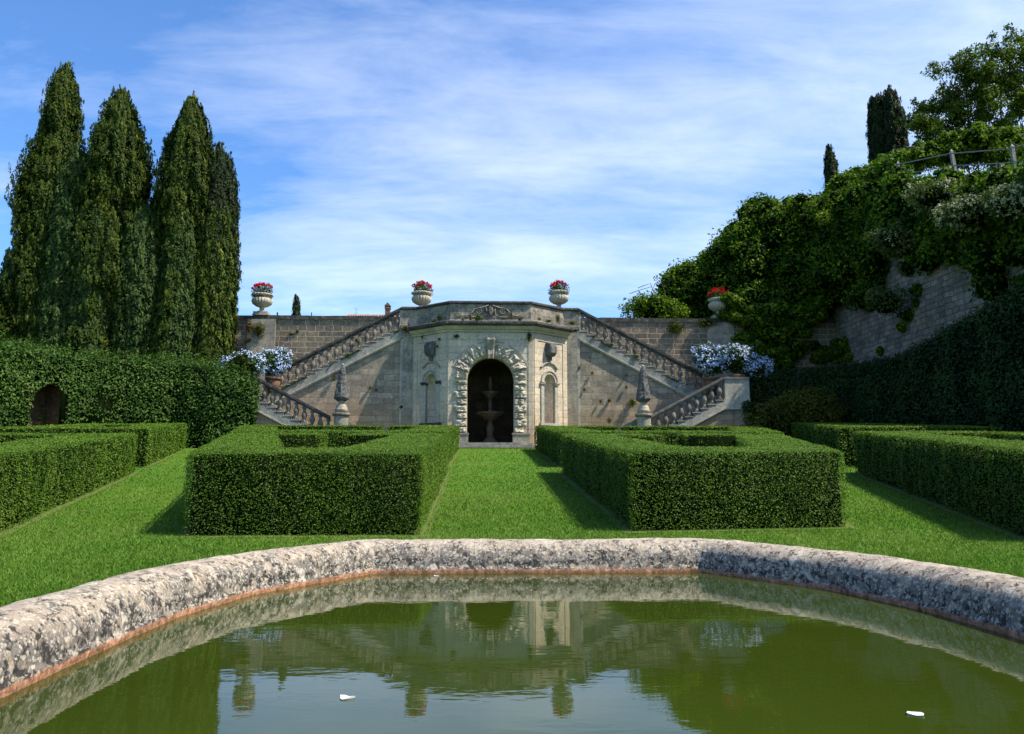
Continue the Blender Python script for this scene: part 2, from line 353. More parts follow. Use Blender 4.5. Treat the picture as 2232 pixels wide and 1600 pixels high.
def leaves(Cn, Nn, size, aspect=.5, spread=.7, tint=None, up=0.0, axis=None, fold=.0):
    """one diamond per leaf around centres Cn, facing near Nn"""
    n = len(Cn); size = np.broadcast_to(size, (n,)) if np.ndim(size) == 0 else size
    N = unit(Nn + rng.normal(0, spread, (n, 3)))
    A = rng.normal(0, 1, (n, 3)) if axis is None else axis + rng.normal(0, .35, (n, 3))
    A[:, 2] += up; A = unit(A - N*(A*N).sum(1, keepdims=True)); B = np.cross(N, A)
    L = (size*.5)[:, None]*A; W = (size*.5*aspect)[:, None]*B
    V = np.stack([Cn-L, Cn-W*1.0-L*.05+N*(size*fold)[:, None], Cn+L, Cn+W-L*.05+N*(size*fold)[:, None]], 1).reshape(-1, 3)
    F = np.arange(n*4).reshape(n, 4)
    t = rng.beta(2.2, 2.6, n) if tint is None else tint
    return V, F, np.repeat(t, 4)
class Acc:
    def __init__(s): s.V = []; s.F = []; s.M = []; s.T = []; s.n = 0
    def add(s, V, F, t, m=0):
        s.V.append(V); s.F.append(np.asarray(F)+s.n); s.n += len(V); s.M.append(np.full(len(F), m)); s.T.append(np.broadcast_to(t, (len(V),)))
    def build(s, name, mats, origin=None, parent=None, ground=False):
        if ground:
            for v in s.V: v[:, 2] += G(v[:, 1])
            if origin is not None: origin = (origin[0], origin[1], G(origin[1]))
        return np_mesh(name, np.concatenate(s.V), np.concatenate(s.F), mats, np.concatenate(s.M), np.concatenate(s.T), origin, parent)
def sn(P, f, seed=0.0):
    """cheap smooth pseudo noise -1..1 for numpy points"""
    x, y, z = P[:, 0]*f+seed, P[:, 1]*f-seed*1.7, P[:, 2]*f+seed*.6
    return (np.sin(x*1.0+1.3*np.sin(y*.9+.5))+np.sin(y*1.13+1.1*np.sin(z*1.07+2))+np.sin(z*.93+1.2*np.sin(x*1.1+4)))/3

# ------------------------------------------------------------------ ground
TY = 41.5
def grid_plane(name, x0, x1, y0, y1, z, mat, sl=None):
    b = MB(); b.face([b.p(x0, y0, z), b.p(x1, y0, z), b.p(x1, y1, z if sl is None else z+G(y1)-G(y0)), b.p(x0, y1, z if sl is None else z+G(y1)-G(y0))])
    return tag(b.build(name, mat), kind='structure')
grid_plane('lawn', -600, 600, 0, 43, 0, M['lawn'], 1)
grid_plane('lower_lawn', -600, 600, -300, -.001, 0, M['lawn'])
tg = grid_plane('upper_terrace_ground', -600, 600, TY+.2, 1500, 9.06, M['lawn'])

# ------------------------------------------------------------------ pool
WZ = .73; PCX, PCY = .48, 3.7
half = [(-1.44, 6.88), (-2.13, 5.76), (-2.33, 4.9), (-2.35, 4.1)]
ring = [(x+PCX, y) for x, y in half] + [(x+PCX, 2*PCY-y) for x, y in half[::-1]] + [(-x+PCX, 2*PCY-y) for x, y in half] + [(-x+PCX, y) for x, y in half[::-1]]
# ring runs: far-left, anticlockwise seen from above -> outward is right of direction
basin = empty('pool_basin', (PCX, PCY, 0), 'raised octagonal pool rim of rounded lichen covered stone in the foreground', 'pool')
prof = [(.0, WZ-.12), (.0, WZ+.045), (.012, WZ+.05), (.016, WZ+.11), (.04, WZ+.18), (.085, WZ+.232), (.15, WZ+.262), (.25, WZ+.272), (.36, WZ+.255), (.44, WZ+.19), (.48, WZ+.05), (.48, 0)]
def resample(path, step):
    out = []
    for a, b in zip(path[:-1], path[1:]):
        n = max(1, int(round(math.dist(a, b)/step)))
        out += [(a[0]+(b[0]-a[0])*k/n, a[1]+(b[1]-a[1])*k/n) for k in range(n)]
    return out+[path[-1]]
# smooth the obtuse corners except the four ends of the long straight sides
cl = ring + [ring[0]]
full = resample(cl, .08)[:-1]
fl = np.array(full); keep = np.zeros(len(fl), bool)
for q in (ring[0], ring[7], ring[8], ring[15]): keep |= np.hypot(fl[:, 0]-q[0], fl[:, 1]-q[1]) < .02
for it in range(3):
    s_ = (np.roll(fl, 1, 0)+np.roll(fl, -1, 0)+2*fl)/4; fl = np.where(keep[:, None], fl, s_)
# blocks: cut at the joints seen in the photo
joints = [(-.11, 6.88), (1.16, 6.88), (-1.06, 6.7), (-1.65, 5.75), (-1.9, 4.65), (-1.92, 3.3), (2.55, 6.0), (2.9, 5.0), (2.98, 3.6), (-1.8, 2.4), (-.9, .7), (.5, .52), (2.0, .7), (2.9, 2.2)]
ji = sorted({int(np.argmin(np.hypot(fl[:, 0]-a, fl[:, 1]-b))) for a, b in joints})
PR = []
for (o0, z0), (o1, z1) in zip(prof[:-1], prof[1:]):
    n = max(1, int(math.hypot(o1-o0, z1-z0)/.03)); PR += [(o0+(o1-o0)*k/n, z0+(z1-z0)*k/n) for k in range(n)]
PR.append(prof[-1])
for a, bi in zip(ji, ji[1:]+[ji[0]+len(fl)]):
    idx = [k % len(fl) for k in range(a, bi+1)]
    path = [tuple(fl[k]) for k in idx]
    b = MB(); b.smooth = True
    # one ring before/after gives the right mitre at the block ends
    ext = [tuple(fl[(a-1) % len(fl)])]+path+[tuple(fl[(bi+1) % len(fl)])]
    tmp = MB(); rows = tmp.sweep(ext, PR, caps=False)
    rows = rows[1:-1]; nn = len(rows); inner = []
    for ri, r in enumerate(rows):
        rr = []
        for k, vi in enumerate(r):
            x, y, z = tmp.v[vi]
            q = Vector((x, y, z)); d = noise.fractal(q*5, 1, 2, 4)*.009 + noise.noise(q*1.6)*.006
            edge = .004 if ri in (0, nn-1) else 0
            c2 = Vector((fl[idx[ri]][0], fl[idx[ri]][1], WZ+.02)); o = q-c2; o2 = Vector((x, y, z)) - o.normalized()*edge
            z2 = z + d if z > WZ+.02 else z
            rr.append(b.p(o2.x+d*.6, o2.y+d*.6 if z > WZ else o2.y, (z2-edge*1.2) if z > WZ else z))
        inner.append(rr)
    for i in range(nn-1):
        for k in range(len(PR)-1): b.face([inner[i][k], inner[i+1][k], inner[i+1][k+1], inner[i][k+1]])
    b.smooth = False; b.face([b.p(*b.v[i]) for i in inner[0]]); b.face([b.p(*b.v[i]) for i in inner[-1][::-1]])
    # hairline joints: pull block ends in by 4 mm along the path
    for side, row, nb in ((1, inner[0], inner[1]), (-1, inner[-1], inner[-2])):
        for vi, vj in zip(row, nb):
            A, B = Vector(b.v[vi]), Vector(b.v[vj]); b.v[vi] = tuple(A+(B-A).normalized()*.0012)
    b.build('coping_stone', M['rim'], basin)
w = MB(); w.face([w.p(x-(x-PCX)*-.02, y, WZ) for x, y in ring]); water = w.build('water', M['water'])
tag(water, kind='structure')
for (px, py, s, lab) in ((755, 1522, .032, 'white petal floating on the open water left of the middle'), (1997, 1558, .032, 'white petal floating on dark green water at lower right'),
                         (950, 1256, .022, 'tiny white petal by the far pool edge left of the middle'), (2025, 1326, .02, 'tiny white petal near the right rim of the pool')):
    q = at(px, py, Z=WZ); b = MB(); n = 10; r0 = []; r1 = []; cc = b.p(q.x, q.y, WZ+.006)
    for k in range(n):
        a = 2*PI*k/n; r = s*(1+.25*math.sin(3*a+px)); r0.append(b.p(q.x+r*.9*math.cos(a), q.y+r*.75*math.sin(a), WZ+.003+.003*(1+math.cos(a*2+1))))
        r1.append(b.p(q.x+r*.85*math.cos(a), q.y+r*.7*math.sin(a), WZ+.001))
    for k in range(n): j = (k+1) % n; b.face([cc, r0[k], r0[j]]); b.face([r0[k], r1[k], r1[j], r0[j]])
    tag(b.build('floating_petal', M['petal']), lab, 'petal', 'petals floating on the pool')

# ------------------------------------------------------------------ box hedges
def inpoly(P, quad, shrink=0.0):
    """P Nx2, convex quad ccw"""
    q = np.array(quad); ok = np.ones(len(P), bool)
    for k in range(len(q)):
        a, b = q[k], q[(k+1) % len(q)]; d = b-a; n = np.array([-d[1], d[0]])/np.hypot(*d)
        ok &= ((P-a)@n) > shrink
    return ok
def ccw(q):
    a = sum(q[k][0]*q[(k+1) % len(q)][1]-q[(k+1) % len(q)][0]*q[k][1] for k in range(len(q)))
    return list(q) if a > 0 else list(q)[::-1]
HEDGES = []
def lerp(a, b, t): return (a[0]+(b[0]-a[0])*t, a[1]+(b[1]-a[1])*t)
def frame_bands(fl_, fr_, br_, bl_, tf, ts, tb, gap=None):
    """hedge frame round a quad plot: front, back, left, right strips; gap = opening in the back strip"""
    def onside(a, b, y): return lerp(a, b, (y-a[1])/(b[1]-a[1]))
    yf, yb = max(fl_[1], fr_[1])+tf, min(bl_[1], br_[1])-tb
    L0, L1 = onside(fl_, bl_, yf), onside(fl_, bl_, yb); R0, R1 = onside(fr_, br_, yf), onside(fr_, br_, yb)
    bands = [[fl_, fr_, R0, L0], [L0, (L0[0]+ts, L0[1]), (L1[0]+ts, L1[1]), L1], [(R0[0]-ts, R0[1]), R0, R1, (R1[0]-ts, R1[1])]]
    if gap: bands += [[L1, (gap[0], L1[1]), (gap[0], bl_[1]), bl_], [(gap[1], R1[1]), R1, br_, (gap[1], br_[1])]]
    else: bands += [[L1, R1, br_, bl_]]
    return [ccw(b) for b in bands]
def inset(q, ds):
    """move every edge of a ccw quad inwards by its own distance"""
    q = [np.array(p, float) for p in q]; n = len(q); L = []
    ds = [ds]*n if np.isscalar(ds) else ds
    for k in range(n):
        a, b = q[k], q[(k+1) % n]; u = (b-a)/np.hypot(*(b-a)); nn = np.array([-u[1], u[0]]); L.append((a+nn*ds[k], u))
    out = []
    for k in range(n):
        (p1, u1), (p2, u2) = L[k-1], L[k]; t = np.linalg.solve(np.array([u1, -u2]).T, p2-p1)[0]; out.append(tuple(p1+u1*t))
    return out
def sizef(D): return np.maximum(.021, .0022*D)
def hedge(name, bands, H, label, cat, mat, group=None, k=1.25, smin=None, rough=.02, htop=None, group2=None, base_in=.05):
    k = 1.75
    acc = Acc()
    for q in bands:
        q = ccw(q); HEDGES.append(q)
        n = len(q)
        # dark inside body
        b = []; cxy = np.mean(q, 0)
        dd_ = []
        for e in range(n):
            a, c = np.array(q[e]), np.array(q[(e+1) % n]); o_ = np.array([(c-a)[1], -(c-a)[0]])/np.hypot(*(c-a))*.05
            dd_.append(-.02 if any(inpoly(((a+c)/2+o_)[None], ccw(o), 0)[0] for o in bands if o is not q) else .085)
        ins = inset(q, dd_)
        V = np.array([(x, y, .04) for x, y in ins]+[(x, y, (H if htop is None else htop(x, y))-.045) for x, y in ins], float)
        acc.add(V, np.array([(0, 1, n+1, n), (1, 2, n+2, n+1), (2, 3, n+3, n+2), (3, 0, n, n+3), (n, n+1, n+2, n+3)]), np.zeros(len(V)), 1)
        # sides
        for e in range(n):
            a, c = np.array(q[e]), np.array(q[(e+1) % n]); L = np.hypot(*(c-a)); nrm = np.array([(c-a)[1], -(c-a)[0]])/L
            mid = (a+c)/2; D = max(4, np.hypot(*mid)); 
            if nrm@(mid) > .3*np.hypot(*mid) : kk = k*.75      # turned away from the paths
            else: kk = k
            smn = sizef(min(np.hypot(*a), np.hypot(*c))); N = int(kk*L*H/(smn**2))
            t = rng.random(N); P2 = a+(c-a)*t[:, None]; dist = np.hypot(P2[:, 0], P2[:, 1]); sz = sizef(dist) if smin is None else np.maximum(smin, sizef(dist))
            keep = rng.random(N) < (smn/sz)**2; P2, sz = P2[keep], sz[keep]; m = len(P2)
            z = rng.random(m)*(H if htop is None else np.array([htop(x, y) for x, y in P2]))
            HH = H if htop is None else np.array([htop(x, y) for x, y in P2])
            off = rng.normal(0, rough, m) - base_in*np.clip(1-z/.5, 0, 1) - .05*np.clip((z-HH+.10)/.10, 0, 1)**2
            P = np.column_stack([P2+nrm*off[:, None], z]); P[:, :2] += nrm*(.025*sn(P, 4.0, 3))[:, None] + nrm*(.02*sn(P, 11.0, 1)+.028*sn(P, 1.4, 9))[:, None]
            # pull in at vertical corners
            ec = np.minimum(np.linalg.norm(P2-a, axis=1), np.linalg.norm(P2-c, axis=1)); P[:, :2] -= nrm*(.04*np.clip(1-ec/.09, 0, 1)**2)[:, None]
            inn = np.zeros(m, bool)
            for o in bands:
                if o is not q: inn |= inpoly(P2 + nrm*.06, ccw(o), .02)
            P, sz = P[~inn], sz[~inn]
            Nn = np.broadcast_to(np.array([nrm[0], nrm[1], .45]), P.shape)
            tn = np.clip(rng.beta(2, 2.4, len(P))+.18*sn(P, 3.0, 2), 0, 1)
            acc.add(*leaves(P, Nn, sz*rng.uniform(.7, 1.3, len(P)), .55, .55, tn))
        # top
        qa = np.array(q); mn, mx = qa.min(0), qa.max(0); dmin = max(4, np.min(np.hypot(qa[:, 0], qa[:, 1]))); smn = sizef(dmin)
        N = int(k*(mx-mn).prod()/smn**2); P2 = mn+(mx-mn)*rng.random((N, 2)); P2 = P2[inpoly(P2, q)]
        dist = np.hypot(P2[:, 0], P2[:, 1]); sz = sizef(dist) if smin is None else np.maximum(smin, sizef(dist)); keep = rng.random(len(P2)) < (smn/sz)**2; P2, sz = P2[keep], sz[keep]
        HH = np.full(len(P2), H) if htop is None else np.array([htop(x, y) for x, y in P2])
        de = np.full(len(P2), 9.0)
        for e in range(n):
            a, c = qa[e], qa[(e+1) % n]; d = c-a; nn = np.array([-d[1], d[0]])/np.hypot(*d); w_ = (P2-a)@nn
            mid = (a+c)/2 - nn*.1; shared = any(inpoly(mid[None], ccw(o), 0)[0] for o in bands if o is not q)
            if not shared: de = np.minimum(de, w_)
        P = np.column_stack([P2, HH + rng.normal(0, rough*.55, len(P2)) - .05*np.clip(1-de/.10, 0, 1)**2]); P[:, 2] += .02*sn(P, 1.7, 5)+.008*sn(P, 9, 2)
        tn = np.clip(rng.beta(2.4, 2.0, len(P))+.12*sn(P, 2.0, 7), 0, 1)
        acc.add(*leaves(P, np.broadcast_to(np.array([0, 0, 1.0]), P.shape), sz*rng.uniform(.7, 1.3, len(P)), .55, .34, tn))
    al = np.concatenate([np.array(b) for b in bands]); o = acc.build(name, [mat, M['core']], origin=(al[:, 0].mean(), al[:, 1].min(), 0), ground=True)
    return tag(o, label, cat, group)
G1 = 'low clipped box hedges laid out on the lawn'
hedge('box_hedge', frame_bands((-3.92, 10.35), (-.82, 10.35), (-.98, 21.2), (-6.95, 21.2), 1.45, 1.3, 1.25, (-4.25, -3.55)), 1.09,
      'low square cut box hedge nearest the pool on the left of the middle lawn path', 'hedge', M['box'], G1)
hedge('box_hedge', frame_bands((2.0, 10.6), (5.2, 10.95), (8.25, 21.2), (2.1, 21.2), 1.4, 1.3, 1.25, (4.7, 5.3)), 1.09,
      'low square cut box hedge nearest the pool on the right of the middle lawn path', 'hedge', M['box'], G1)
hedge('box_hedge', frame_bands((-11.2, 9.75), (-6.12, 9.75), (-9.35, 21.2), (-14.4, 21.2), 1.4, 1.4, 1.3), 1.07,
      'long low hedge running off the left edge, its bright side along the left grass path', 'hedge', M['box'], G1)
hedge('box_hedge', frame_bands((6.9, 9.6), (11.9, 9.6), (15.0, 21.2), (10.3, 21.2), 1.4, 1.4, 1.3), 1.17,
      'long low hedge running off the right edge, its shaded side along the right grass path', 'hedge', M['box'], G1)
hedge('box_hedge', frame_bands((-7.6, 23.4), (-1.1, 23.4), (-1.14, 35.4), (-11.0, 35.4), 1.5, 1.5, 1.5, (-4.6, -4.2)), 1.09,
      'low box hedge plot left of the grotto steps, behind the nearer hedge', 'hedge', M['box'], G1)
hedge('box_hedge', frame_bands((2.32, 23.4), (9.2, 23.4), (12.8, 35.4), (2.35, 35.4), 1.5, 1.5, 1.5, (6.0, 6.3)), 1.09,
      'low box hedge plot right of the grotto steps, behind the nearer hedge', 'hedge', M['box'], G1)
hedge('box_hedge', frame_bands((-14.8, 23.5), (-10.05, 23.5), (-13.55, 35.6), (-16.6, 32.5), 1.4, 1.3, 1.3), 1.17,
      'low hedge plot in front of the tall hedge with the doorway', 'hedge', M['box'], G1)
hedge('box_hedge', frame_bands((11.0, 23.5), (16.2, 23.5), (17.0, 33.5), (14.5, 35.8), 1.4, 1.3, 1.3), 1.26,
      'low hedge plot in front of the tall dark hedge at far right', 'hedge', M['box'], G1)
# bare soil strips at the foot of the hedges
for q in [h for h in HEDGES]:
    pass
sb = MB()
for q in HEDGES:
    c_ = np.mean(q, 0); e_ = inset(q, -.1)
    sb.face([sb.p(x, y, G(y)+.004 + .0004*len(sb.f)) for x, y in e_])
tag(sb.build('soil_under_hedges', M['soil']), kind='structure')

# ------------------------------------------------------------------ foliage generators
def blob(acc, c, r, n, leaf, mati=0, squash=1.0, up=.2, tint=None, shell=.45, bumpy=.22, seed=0, aspect=.55, spread=.8, bias=0):
    d = unit(rng.normal(0, 1, (n, 3))); rr = 1-shell*rng.random(n)**1.6
    rad = np.array(r, float) if np.ndim(r) else np.array([r, r, r*squash])
    P0 = d*rr[:, None]
    rr2 = 1+bumpy*sn(d, 4.2, seed+1)+bumpy*.6*sn(d, 9.5, seed+4); P = np.array(c)+P0*rad*rr2[:, None]
    t = np.clip(rng.beta(2.2, 2.4, n)+.2*sn(P, 2.5/max(rad), seed)+bias, 0, 1) if tint is None else np.full(n, tint)
    acc.add(*leaves(P, d+np.array([0, 0, up]), leaf*rng.uniform(.6, 1.35, n), aspect, spread, t), mati)
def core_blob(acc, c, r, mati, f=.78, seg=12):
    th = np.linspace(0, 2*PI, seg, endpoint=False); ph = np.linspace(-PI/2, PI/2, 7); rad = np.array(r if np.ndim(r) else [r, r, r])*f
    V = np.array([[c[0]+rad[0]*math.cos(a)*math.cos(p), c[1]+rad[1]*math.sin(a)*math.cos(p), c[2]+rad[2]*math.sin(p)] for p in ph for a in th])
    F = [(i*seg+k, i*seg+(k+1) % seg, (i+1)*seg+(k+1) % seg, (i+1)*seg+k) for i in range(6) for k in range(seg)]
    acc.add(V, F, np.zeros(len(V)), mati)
def cypress(x, y, z0, H, W, label, mat, env=None, n=26000, leaf=.15, lumpy=.12, lean=0.0, group='cypress trees behind the left hedge', name='cypress_tree', sprig=True):
    root = empty(name, (x, y, z0), label, 'tree', group)
    acc = Acc(); R = W/2; seed = random.random()*50
    env = env or [(0, .82), (.15, .95), (.35, 1), (.6, .78), (.8, .5), (.92, .26), (1, .04)]
    ex, er = np.array([e[0] for e in env]), np.array([e[1] for e in env])
    def rad(t, a):
        d = np.column_stack([np.cos(a)*2, np.sin(a)*2, t*H*.55])
        return R*np.interp(t, ex, er)*(1+lumpy*sn(d, 1.5, seed)+lumpy*.8*sn(d*np.array([1, 1, .55]), 3.9, seed+3)+lumpy*.5*sn(d, 8, seed+5))
    # clumps: flame shaped tufts growing upward and out
    m = n//14; t = rng.random(m)**.9; t = t[rng.random(m) < np.interp(t, ex, er)*.9+.15]; m = len(t)
    a = rng.random(m)*2*PI; r = rad(t, a)*(rng.uniform(.80, 1.0, m)+.13*rng.random(m)**4)
    cz = t*H; base = np.column_stack([np.cos(a)*r, np.sin(a)*r, cz]); hgt = np.clip(rng.normal(.55, .2, m), .2, 1.1)*(leaf*4.2)
    per = 30; idx = np.repeat(np.arange(m), per); s = rng.random(m*per)
    wd = .55*hgt[idx]*.42*(1-s)**.7
    off = rng.normal(0, 1, (m*per, 3))*wd[:, None]*.62; off[:, 2] *= .6
    out = np.column_stack([np.cos(a), np.sin(a), np.zeros(m)])[idx]
    P = base[idx]+off+out*(s*.10*hgt[idx])[:, None]; P[:, 2] += s*hgt[idx]*.9
    P[:, 2] = np.minimum(P[:, 2], H*1.02)
    P[:, 0] += lean*P[:, 2]/H
    tt = np.clip((rng.beta(2.5, 2.6, m)*.75+.1)[idx]+rng.normal(0, .12, m*per)+.18*(s-.5), 0, 1)
    acc.add(*leaves(P+np.array([x, y, z0]), out*1.0+np.array([0, 0, .35]), leaf*1.25*rng.uniform(.6, 1.3, m*per), .28, .45, tt, up=3.2))
    # even layer under the tufts, tinted darker to paint the shade between them
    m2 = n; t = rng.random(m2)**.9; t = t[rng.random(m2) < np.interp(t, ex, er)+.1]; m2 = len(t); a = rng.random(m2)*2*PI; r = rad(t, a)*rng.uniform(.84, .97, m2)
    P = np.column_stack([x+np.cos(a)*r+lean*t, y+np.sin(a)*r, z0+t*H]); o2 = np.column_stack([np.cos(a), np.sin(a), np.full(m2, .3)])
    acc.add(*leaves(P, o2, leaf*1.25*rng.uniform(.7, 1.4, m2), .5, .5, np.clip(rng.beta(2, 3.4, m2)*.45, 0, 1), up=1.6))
    # dense inside
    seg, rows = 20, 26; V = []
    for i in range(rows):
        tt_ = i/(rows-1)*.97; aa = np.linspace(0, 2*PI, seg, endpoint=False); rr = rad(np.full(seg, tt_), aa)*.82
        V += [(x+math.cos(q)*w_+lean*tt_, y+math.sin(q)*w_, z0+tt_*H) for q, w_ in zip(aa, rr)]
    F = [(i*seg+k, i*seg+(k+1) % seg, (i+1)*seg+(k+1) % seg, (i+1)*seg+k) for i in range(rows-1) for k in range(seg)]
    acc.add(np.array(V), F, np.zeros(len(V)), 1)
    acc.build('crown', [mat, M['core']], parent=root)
    b = MB(); b.tube([(x, y, z0-.2), (x, y, z0+H*.3), (x+lean*.6, y, z0+H*.8)], [R*.12+.05, R*.09+.03, .02], 8); b.build('trunk', M['bark'], root)
    return root
def shrub(name, c, r, n, leaf, label, mat, cat='shrub', group=None, flowers=None, nf=0, fsize=.06, subs=5, seed=0, bias=0, fbias=0.3, coref=.7, up=.2, parent_stem=True):
    """bush of several overlapping clumps; flowers scattered over its skin in small heads"""
    root = empty(name, (c[0], c[1], c[2]-(r[2])), label, cat, group); rs = random.Random(seed)
    acc = Acc(); cl_ = []
    for k in range(subs):
        a = 2*PI*k/subs+rs.random(); f = rs.uniform(.35, .55)
        cl_.append(((c[0]+math.cos(a)*r[0]*f, c[1]+math.sin(a)*r[1]*f, c[2]+r[2]*rs.uniform(-.25, .35)), [q*rs.uniform(.45, .62) for q in r]))
    cl_.append((c, [q*.72 for q in r]))
    for (cc, rr) in cl_: blob(acc, cc, rr, n//len(cl_), leaf, 0, seed=seed, bias=bias, up=up, bumpy=.3)
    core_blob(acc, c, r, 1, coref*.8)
    acc.build('foliage', [mat, M['core']], parent=root)
    if flowers:
        fa = Acc()
        for (cc, rr) in cl_:
            m = nf//len(cl_); d = unit(rng.normal(0, 1, (m, 3))); d = d[(d[:, 1] < .5)]
            H_ = np.array(cc)+d*np.array(rr)*(rng.uniform(.88, 1.16, len(d)))[:, None]
            keepm = sn(H_, 2.6/max(r), seed+9) > -fbias; H_, d = H_[keepm], d[keepm]
            idx = np.repeat(np.arange(len(H_)), 7); P = H_[idx]+rng.normal(0, fsize*.55, (len(idx), 3))
            fa.add(*leaves(P, d[idx]+np.array([0, -.3, .4]), fsize*rng.uniform(.7, 1.2, len(idx)), .8, .5))
        fa.build('flowers', [flowers], parent=root)
    return root

# ------------------------------------------------------------------ tall hedges
def wall_hedge(name, path, th, mat, label, leaf, dens, rough, group=None, hole=None, sideN=None, tb=0.0):
    """path: (x,y,top); sides and top covered with leaves; hole=(x,y,halfwidth,top) arch-shaped opening"""
    acc = Acc(); pts = np.array(path, float)
    nseg = len(pts)-1
    for k in range(nseg):
        a, b = pts[k], pts[k+1]; L = np.hypot(*(b-a)[:2]); d = (b-a)[:2]/L; nr = np.array([d[1], -d[0]])
        for side in (1, -1):
            H = max(a[2], b[2]); N = int(dens*L*H*(1 if side > 0 else .35)); t = rng.random(N); z = rng.random(N)*H
            top = a[2]+(b[2]-a[2])*t; kp = z < top; t, z, top = t[kp], z[kp], top[kp]
            P = np.column_stack([a[0]+(b[0]-a[0])*t, a[1]+(b[1]-a[1])*t, z])
            if side < 0: P[:, :2] -= nr*th
            if hole is not None:
                hd = np.hypot(P[:, 0]-hole[0], P[:, 1]-hole[1]); zz = np.maximum(0, P[:, 2]-(hole[3]-hole[2])); kp = np.hypot(hd, zz) > hole[2]+.04*np.sin(P[:, 2]*9)
                P, top = P[kp], top[kp]
            off = rng.normal(0, rough, len(P))+rough*2.2*sn(P, 2.2, 4)+rough*1.3*sn(P, 6, 8)-.12*np.clip((P[:, 2]-top+.25)/.25, 0, 1)**2
            P[:, :2] += side*nr*off[:, None]
            tn = np.clip(rng.beta(2, 2.4, len(P))+.25*sn(P, 2.6, 1)+.12*np.clip(off/rough, -2, 2)*.5, 0, 1)
            acc.add(*leaves(P, np.broadcast_to(np.array([side*nr[0], side*nr[1], .5]), P.shape), leaf*rng.uniform(.6, 1.4, len(P)), .5, .6, tn, up=.3))
        N = int(dens*L*th*1.2); t = rng.random(N); P = np.column_stack([a[0]+(b[0]-a[0])*t, a[1]+(b[1]-a[1])*t, a[2]+(b[2]-a[2])*t]); P[:, :2] -= nr*(rng.random(N)*th)[:, None]
        P[:, 2] += rng.normal(0, rough*1.3, N)+rough*1.2*sn(P, 3, 2)+tb*rng.random(N)**4
        acc.add(*leaves(P, np.broadcast_to(np.array([0, 0, 1.0]), P.shape), leaf*rng.uniform(.6, 1.4, N), .5, .7, up=.8))
        # inside body (with the doorway left open)
        ins = .1; A = a[:2]-nr*ins; B = b[:2]-nr*ins; A2 = a[:2]-nr*(th-ins); B2 = b[:2]-nr*(th-ins)
        cuts = [0, 1]
        if hole is not None:
            tt = ((np.array(hole[:2])-a[:2])@d)/L; hw = hole[2]/L
            if -hw < tt < 1+hw: cuts = sorted({0, max(0, tt-hw), min(1, tt+hw), 1})
        for t0, t1 in zip(cuts[:-1], cuts[1:]):
            mid = a[:2]+(b[:2]-a[:2])*(t0+t1)/2; zb = .02
            if hole is not None and np.hypot(*(mid-np.array(hole[:2]))) < hole[2]*.99: zb = hole[3]+.02
            q = []
            for t_ in (t0, t1):
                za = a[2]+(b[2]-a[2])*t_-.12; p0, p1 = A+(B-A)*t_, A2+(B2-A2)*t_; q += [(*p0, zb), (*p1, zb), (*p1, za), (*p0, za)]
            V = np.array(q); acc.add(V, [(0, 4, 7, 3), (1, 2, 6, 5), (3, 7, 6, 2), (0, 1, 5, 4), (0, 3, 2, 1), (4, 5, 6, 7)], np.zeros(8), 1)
    e = pts[-1] if pts[-1][1] > pts[0][1] else pts[0]
    o = acc.build(name, [mat, M['core']], origin=(pts[0][0], pts[0][1], 0), ground=True); return tag(o, label, 'hedge', group)
LH = [(-20.3, 26.5, 4.45), (-19.5, 31.0, 4.4), (-18.8, 33.0, 4.35), (-18.0, 34.6, 4.15), (-16.6, 35.7, 4.1), (-14.6, 36.35, 4.1), (-12.5, 36.4, 3.75), (-11.2, 36.45, 3.4), (-10.85, 36.7, 3.25), (-10.8, 37.3, 3.15)]
wall_hedge('tall_hedge', LH, 1.3, M['yew'], 'tall shaggy green hedge on the left with an arched opening in it', .115, 340, .07, 'tall hedges closing the garden', hole=(-18.62, 33.45, .78, 2.86), tb=.45)
RH = [(13.5, 40.3, 3.75), (16.4, 39.3, 3.95), (17.4, 37.6, 4.0), (18.0, 35.6, 4.05), (18.0, 33.8, 4.08), (18.0, 32.2, 4.25), (18.0, 30.6, 4.6), (18.0, 28.8, 5.0), (18.0, 27.0, 5.42), (18.0, 25.3, 5.85), (18.0, 22, 6.5), (18.0, 17, 6.8)]
RH = [(x, y, z) for x, y, z in RH]
def revN(path): return path
wall_hedge('tall_hedge', RH[::-1][::-1], 1.0, M['ivyhedge'], 'tall dark ivy clad hedge sweeping up towards the right edge', .12, 330, .045, 'tall hedges closing the garden', tb=.2)
# brick-lined recess behind the doorway of the left hedge
dr = empty('brick_doorway', (-19.6, 33.8, G(33.8)), 'dim brown brick doorway wall showing through the arch of the left hedge', 'doorway')
MB.ZA = G(33.8)
b = MB(); dn = Vector((-.935, .355)); dt = Vector((.355, .935))
def dq(s_, d_, z): q = Vector((-18.62, 33.45))+dt*s_+dn*d_; return (q.x, q.y, z)
b.hexa([dq(-.95, 1.15, 0), dq(.95, 1.15, 0), dq(.95, 1.45, 0), dq(-.95, 1.45, 0), dq(-.95, 1.15, 3.2), dq(.95, 1.15, 3.2), dq(.95, 1.45, 3.2), dq(-.95, 1.45, 3.2)]); b.build('back_wall', M['brick'], dr)
b = MB()
for s0, s1 in ((-.95, -.8), (.8, .95)): b.hexa([dq(s0, .3, 0), dq(s1, .3, 0), dq(s1, 1.14, 0), dq(s0, 1.14, 0), dq(s0, .3, 2.9), dq(s1, .3, 2.9), dq(s1, 1.14, 2.9), dq(s0, 1.14, 2.9)])
b.build('jamb', M['brick'], dr)
MB.ZA, MB.ZB = 2.76, 1.016
def ZW(z): return MB.ZA+MB.ZB*z

